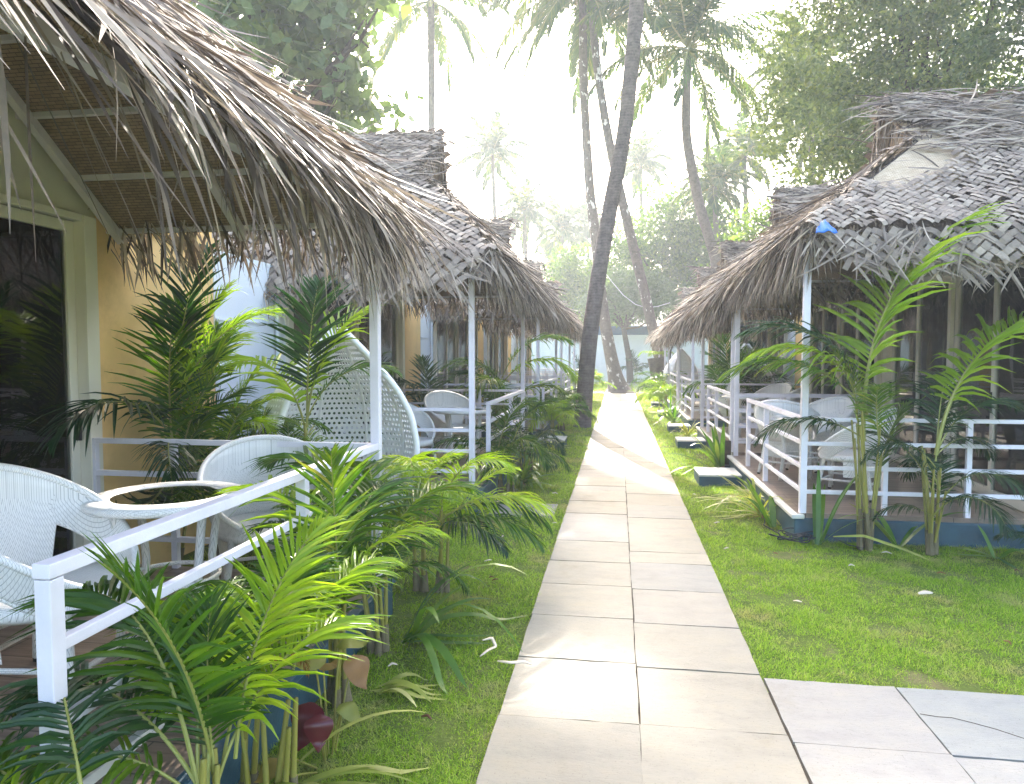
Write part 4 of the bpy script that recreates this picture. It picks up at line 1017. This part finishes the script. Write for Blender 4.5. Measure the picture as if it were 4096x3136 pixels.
# cable coil at the corner
b=MB(); r=random.Random(4)
for k in range(5):
    cx,cy=1.52+r.uniform(-.06,.08),6.30+r.uniform(-.04,.05); rx,ry=r.uniform(.10,.18),r.uniform(.05,.09)
    b.tube([(cx+rx*math.cos(R(a)),cy+ry*math.sin(R(a)),.035+.012*k+.02*math.sin(R(a*2+k*50))) for a in range(0,361,20)],.005,6)
b.tube([(1.62,6.3,.04),(1.75,6.24,.09),(1.9,6.15,.03),(2.0,6.1,.02)],.004,6); b.tube([(1.4,6.35,.05),(1.3,6.55,.08),(1.36,6.8,.04),(1.42,7.1,.08)],.005,6)
tag(b.build('cable_coil',M['black']),'black cable coiled on the grass at the plinth corner','cable')
# drain stub in dark metal at the gap
T=thing('rusty_stub',(1.5,10.08,0),'rusty brown stub with black cap between the two near right-hand decks','post')
b=MB(); b.box((1.46,10.05,0),(1.55,10.12,.42)); bevel(b.build('stub',M['bark2'],T),.01)
b=MB(); b.lathe([(.0,.09),(.08,.09),(.085,.0),(.0,0)],16,(1.47,10.0,0)); b.build('cap',M['black'],T)

# ------------------------------------------------------------------ coconut palms
COCO=[frond_mesh('coconut_frond',75,10,M['coco'],80,.20,.014,.12,.9,31,.1,2,.008),
      frond_mesh('coconut_frond',50,-45,M['coco'],80,.21,.014,.12,1.3,32,-.15,2,.008),
      frond_mesh('coconut_frond',15,-65,M['coco'],76,.20,.014,.12,1.7,33,.15,2,.008),
      frond_mesh('coconut_frond',-20,-80,M['coco'],70,.18,.013,.12,1.5,34,0,2,.008)]
COCOF=[frond_mesh('coconut_frond',a_,b_,M['coco'],44,.26,.04,.1,g_,40+i_,.1,2,.012) for i_,(a_,b_,g_) in enumerate(((75,10,.9),(50,-45,1.3),(15,-65,1.7),(-20,-80,1.5)))]
nb=MB(); nb.lathe([(.0,-.14),(.08,-.11),(.12,0),(.09,.1),(.0,.15)],10); NUT=nb.mesh('coconut',M['canegreen'],True)
def coconut(path,r0,r1,label,group,L=4.,nf=22,seed=0,mat='bark',nuts=0,flare=1.6,trunk=True,n=10,far=False):
    r=random.Random(seed); P=np.array(path,float)
    T=thing('coconut_palm',tuple(path[0]),label,'palm tree',group)
    t=np.linspace(0,1,30); q=np.linspace(0,1,len(P))
    # smooth interpolation through the points
    Q=np.stack([np.interp(t,q,P[:,k]) for k in range(3)],1)
    for _ in range(3): Q[1:-1]=(Q[:-2]+2*Q[1:-1]+Q[2:])/4
    rad=r0+(r1-r0)*t; rad=rad*(1+(flare-1)*np.exp(-t*18)); rad=rad*(1+.012*np.sin(t*160))
    b=MB(); b.tube(Q,rad,n if n%4==0 else 8); b.build('trunk',M[mat],T,smooth=True)
    top=Q[-1]-P[0]
    for i in range(nf):
        f=i/nf; k=0 if f<.25 else 1 if f<.55 else 2 if f<.82 else 3
        a=i*137.5+r.uniform(-14,14)
        inst((COCOF if far else COCO)[k],'frond',T,tuple(top+np.array((0,0,.1*(1-f)))),(r.uniform(-.25,.25),r.uniform(-.12,.12),R(a)),L*r.uniform(.85,1.1))
    for i in range(nuts):
        a=r.uniform(0,6.28); inst(NUT,'coconut',T,tuple(top+np.array((.3*math.cos(a),.3*math.sin(a),-.25+r.uniform(-.15,.1)))))
    return T
GC='coconut palms standing at the end of the path'; GF='coconut palms far beyond the end wall'
coconut([(-.78,15.8,0),(-.63,15.8,2.0),(-.41,15.8,3.55),(-.17,15.8,4.95),(.12,15.8,6.44),(.36,15.8,9.2),(.55,15.9,13.8)],.178,.15,'thick dark palm trunk leaning across the left edge of the path',GC,4.2,20,1,'bark',6,1.15,n=16)
coconut([(.05,31,0),(-.28,31,1.41),(-.69,31,3.6),(-1.01,31,6.8),(-1.28,31,8.8),(-1.55,31,13.1),(-1.58,31,15.2),(-1.6,31,16.9)],.27,.15,'lichen-spotted palm rising from the soil bed where the path ends',GC,5.2,34,2,'barkp',5,2.,n=12)
coconut([(2.2,30,0),(1.7,30,1.4),(1.14,30,3.9),(.06,30,8.15),(-.53,30,10.8),(-.93,30,13.3),(-1.15,30.3,15.6),(-1.2,30.5,16.9)],.23,.15,'lichen-spotted palm leaning in from behind the right-hand cottages',GC,5.2,34,3,'barkp',4,1.3,n=12)
coconut([(4.5,31,0),(4.16,31,5.3),(3.36,31,7.7),(2.75,31,10.6),(2.73,31,12.5),(2.8,31,14.3)],.24,.17,'curved palm with a full crown right of the leaning trunks',GC,5.4,38,4,'bark',8,1.3,n=12)
coconut([(-8.9,34,0),(-9,34,9),(-9,34,18.5)],.2,.17,'straight slim palm behind the second left cottage, crown cut by the top edge',GC,5.,34,5,'bark',6,1.3,n=12)
for i,(x,y,z,L,lb) in enumerate(((-9.2,52,16.2,4.4,'small lone coconut palm against the white sky, right of the slim straight trunk'),
    (-7.4,56,12.6,4.6,'broad hazy coconut palm just below the lone small palm'),(-4.9,62,12.2,4.8,'hazy coconut palm left of the thin leaning trunk, low crown'),
    (-2.9,66,13.2,4.8,'faint coconut palm crown touching the thin leaning trunk'),(-6.2,70,9.8,5.,'faintest coconut palm in the haze above the left roofs'),
    (1.7,60,17.0,4.5,'hazy coconut palm crown seen between the two leaning trunks and the full crown'),
    (5.2,41,10.9,3.8,'shorter coconut palm with green crown below the full crown'),(7.6,46,13.8,4.2,'coconut palm behind the big tree, yellow hanging fronds'),
    (10.4,40,13.5,4.2,'coconut palm trunk behind the near right-hand roof, slimmer one'),(8.9,36,14.5,4.2,'coconut palm with bare trunk seen under the big tree'))):
    coconut([(x+.6,y,0),(x+.3,y,z*.5),(x,y,z)],.2,.14,lb,GF,L*.72,30,20+i,'bark',0,1.3,n=8,far=True)
T=thing('tree_stump',(1.5,26.2,0),'short cut palm stump with fronds sprouting behind the bushy palm','stump')
b=MB(); b.tube([(1.5,26.2,0),(1.42,26.2,.9),(1.35,26.2,1.5)],[.26,.25,.3],12); b.build('trunk',M['bark'],T)
for a in (10,60,170,250): inst(FP['l'][2],'frond',T,(-.12,0,1.5),(0,0,R(a)),.8)

# ------------------------------------------------------------------ leafy trees
def clumps(blobs, ncl, per, cr, seed):
    r=np.random.default_rng(seed); out=[]; vol=np.array([b[3]*b[4]*b[5] for b in blobs]); vol=vol/vol.sum()
    for (x,y,z,rx,ry,rz),f in zip(blobs,vol):
        k=int(ncl*f); d=r.normal(size=(k,3)); d/=np.linalg.norm(d,axis=1)[:,None]; q=r.random(k)**.45
        c=np.array((x,y,z))+d*q[:,None]*np.array((rx,ry,rz))
        for ci in c:
            m=int(per*r.uniform(.5,1.4)); s=cr*r.uniform(.6,1.3)
            out.append(ci+r.normal(size=(m,3))*np.array((s,s,s*.55)))
    return np.concatenate(out), c
def tree(name,base,blobs,ncl,per,cr,leaf,mat,label,cat='tree',group=None,trunk_r=.2,seed=0,limbs=9,fork=None,tm='bark2'):
    r=random.Random(seed); T=thing(name,base,label,cat,group)
    C,_=clumps(blobs,ncl,per,cr,seed); b=MB(); b.leaves(C,leaf); b.build('crown',M[mat],T)
    fk=fork or (base[0],base[1],blobs[0][2]-blobs[0][5]*.8)
    tb=MB(); bx,by,bz=base; mid=((bx+fk[0])/2+r.uniform(-.15,.15),(by+fk[1])/2,(bz+fk[2])/2)
    tb.tube([base,mid,fk],[trunk_r*1.25,trunk_r,trunk_r*.8],12)
    for i in range(limbs):
        B=blobs[i%len(blobs)]; e=[B[k]+r.uniform(-.75,.75)*B[3+k] for k in range(3)]
        m=[(fk[k]*.5+e[k]*.5)+r.uniform(-.3,.3) for k in range(3)]
        m2=[m[k]*.4+e[k]*.6+r.uniform(-.25,.25) for k in range(3)]
        tb.tube([fk,m,m2,e],[trunk_r*.5,trunk_r*.3,trunk_r*.2,trunk_r*.07],8)
        for _ in range(3):
            e2=[m2[k]+r.uniform(-.5,.5)*B[3+k]*.8 for k in range(3)]
            tb.tube([m2,[(m2[k]+e2[k])/2+r.uniform(-.15,.15) for k in range(3)],e2],[trunk_r*.16,trunk_r*.1,trunk_r*.04],4)
    tb.build('trunk',M[tm],T,smooth=True)
    return T
GT='leafy trees behind the cottages'
tree('leafy_tree',(8.6,21,0),[(6.6,21,9.2,3.2,3,3.6),(7.6,20,12.5,3.6,3,3.),(9.2,22,8.0,2.6,2.6,2.6)],640,150,.36,.13,'foliage','big small-leaved tree spreading behind the near right-hand roof',group=GT,trunk_r=.24,seed=1,limbs=12,fork=(8.0,21,5.0))
tree('leafy_tree',(12.5,17,0),[(11,16.5,8.6,3.8,2.6,3.4),(12.5,17,12,4,3,3),(9.2,15.5,9.6,2.2,2.,2.4)],680,150,.34,.12,'foliage','darker dense tree above the ridge of the near right-hand roof',group=GT,trunk_r=.26,seed=2,limbs=12,fork=(11.8,17,5.0))
tree('leafy_tree',(-7.2,13,0),[(-6.9,13,8.6,2.3,2.2,2.5),(-5.9,14,7.0,1.2,1.4,1.3),(-5.4,13.6,8.9,1.2,1.3,1.2)],235,24,.32,.34,'bigleaf','broad-leaved tree whose dark leaves show above the near left roof',group=GT,trunk_r=.22,seed=3,limbs=12,fork=(-7.2,13,5.2))
tree('leafy_tree',(3.9,45,0),[(3.0,45,8.5,4.,3,3.6),(5.4,44,7.,3.,3,3.0)],420,75,.5,.24,'foliage2','hazy green tree behind the end wall, right of the leaning palms',group=GT,trunk_r=.22,seed=4,fork=(3.4,45,5))
tree('leafy_tree',(-3.2,47,0),[(-2.6,46,6.0,2.3,2,2.6),(-.6,46,5.6,2.2,2,2.2)],260,75,.45,.22,'foliage2','bright round-topped tree behind the end wall, left of the palms',group=GT,trunk_r=.18,seed=5,fork=(-2.8,46.6,4))
tree('leafy_tree',(.72,40.8,0),[(.3,41,5.0,2.4,1.6,1.5),(2.0,41,4.6,1.6,1.4,1.2)],240,70,.35,.18,'bigleaf','thin crooked dark tree standing against the white end wall',group=GT,trunk_r=.17,seed=6,fork=(.3,40.9,3.1))
tree('leafy_tree',(7.5,33,0),[(7.0,33,6.0,2.6,2.4,2.6),(10,34,6.5,2.6,2.4,2.6)],260,70,.4,.2,'foliage2','light green tree low behind the big right-hand trees',group=GT,trunk_r=.18,seed=7,fork=(7.5,33,4))
# far wood
C,_=clumps([(x,80+4*math.sin(x*.7),4.5+1.2*math.sin(x*.45),4,3,4.5) for x in range(-48,50,4)],1300,26,1.0,9)
b=MB(); b.leaves(C,.75); tag(b.build('distant_wood',M['foliage2']),'hazy far-off wood behind the palms','wood',kind='stuff')

# end wall, shed roof, wire
T=thing('end_wall',(0,43.2,0),'white boundary wall with a dark blue top band closing the path','wall')
b=MB(); b.box((-16,43,-.1),(16,43.25,2.8)); b.build('wall_face',M['whitewall'],T)
b=MB(); b.box((-16,42.97,2.8),(16,43.28,3.32)); b.build('top_band',M['bluetrim'],T)
T=thing('metal_shed',(2.9,45.5,0),'pale crumpled metal shed roof showing over the end wall','shed')
b=MB()
for i in range(26):
    z0=.12*math.sin(i*1.3); z1=.12*math.sin((i+1)*1.3); b.quad((.8+i*.2,44.6,3.35+z0*.5),(1.+i*.2,44.6,3.35+z1*.5),(1.+i*.2,46.6,4.4+z1),(.8+i*.2,46.6,4.4+z0))
o=b.build('roof',M['tin'],T); sd=o.modifiers.new('t','SOLIDIFY'); sd.thickness=.02
b=MB(); b.box((.9,44.9,0),(5.9,46.4,3.3)); b.build('wall',M['whitewall'],T)
b=MB(); ws=[(-.95,30.5,5.6),(-.3,30.3,4.7),(.2,30.2,4.1),(.7,30.1,3.7),(1.15,30,3.55),(1.6,30,3.6),(2.1,30,3.75)]
b.tube(ws,.018,6); tag(b.build('hanging_wire',M['tin']),'thin slack wire strung between the leaning palm trunks','wire')

# ------------------------------------------------------------------ haze, light, camera
SUN_EL,SUN_AZ=34.,8.7
HZ=.0026
b=MB(); b.box((-62,-9,-1.4),(62,108,26)); 
m,nt,nd,lk=newmat('haze_air'); pv=nd.new('ShaderNodeVolumePrincipled'); pv.inputs['Color'].default_value=(.84,.92,1,1); pv.inputs['Density'].default_value=HZ; pv.inputs['Anisotropy'].default_value=.35
oo=nd.new('ShaderNodeOutputMaterial'); lk.new(pv.outputs[0],oo.inputs['Volume'])
tag(b.build('haze',m),kind='stuff')

w=bpy.data.worlds.new('World'); SC.world=w; w.use_nodes=True; nt=w.node_tree; bg=nt.nodes['Background']
sky=nt.nodes.new('ShaderNodeTexSky'); sky.sky_type='NISHITA'; sky.sun_disc=False; sky.sun_elevation=R(SUN_EL); sky.sun_rotation=R(-SUN_AZ)
sky.air_density=1.; sky.dust_density=5.; sky.ozone_density=1.; sky.altitude=0
wm=mixc(nt.nodes,nt.links,1.,sky.outputs[0],(1.03,1.0,.955),'MULTIPLY'); nt.links.new(wm,bg.inputs[0]); bg.inputs[1].default_value=.15
sl=bpy.data.lights.new('sun','SUN'); sl.energy=2.0; sl.angle=R(.6); sl.color=(1,.93,.82); so=bpy.data.objects.new('sun',sl); COL.objects.link(so)
sd_=Vector((-math.sin(R(SUN_AZ))*math.cos(R(SUN_EL)),math.cos(R(SUN_AZ))*math.cos(R(SUN_EL)),math.sin(R(SUN_EL))))
so.rotation_euler=sd_.to_track_quat('Z','Y').to_euler(); so.location=(0,0,40)
cam=bpy.data.cameras.new('camera'); co=bpy.data.objects.new('camera',cam); COL.objects.link(co); SC.camera=co
F=710.; th=math.atan(37/F); psi=math.atan(106/F*math.cos(th))
cam.sensor_fit='HORIZONTAL'; cam.sensor_width=36; cam.lens=36*F/1024; cam.clip_start=.05; cam.clip_end=1000
co.location=(0,0,1.6); co.rotation_euler=(math.pi/2-th,0,psi)
for o in list(bpy.data.objects):
    if '_org' in o: del o['_org']
vs=SC.view_settings; vs.view_transform='Standard'; vs.look='None'; vs.gamma=1; vs.exposure=3.0
cy=SC.cycles; cy.max_bounces=8; cy.diffuse_bounces=4; cy.glossy_bounces=3; cy.transmission_bounces=4; cy.transparent_max_bounces=12; cy.volume_bounces=1
cy.use_denoising=True; cy.use_adaptive_sampling=True; cy.adaptive_threshold=.02; cy.caustics_reflective=False; cy.caustics_refractive=False
cy.sample_clamp_indirect=6
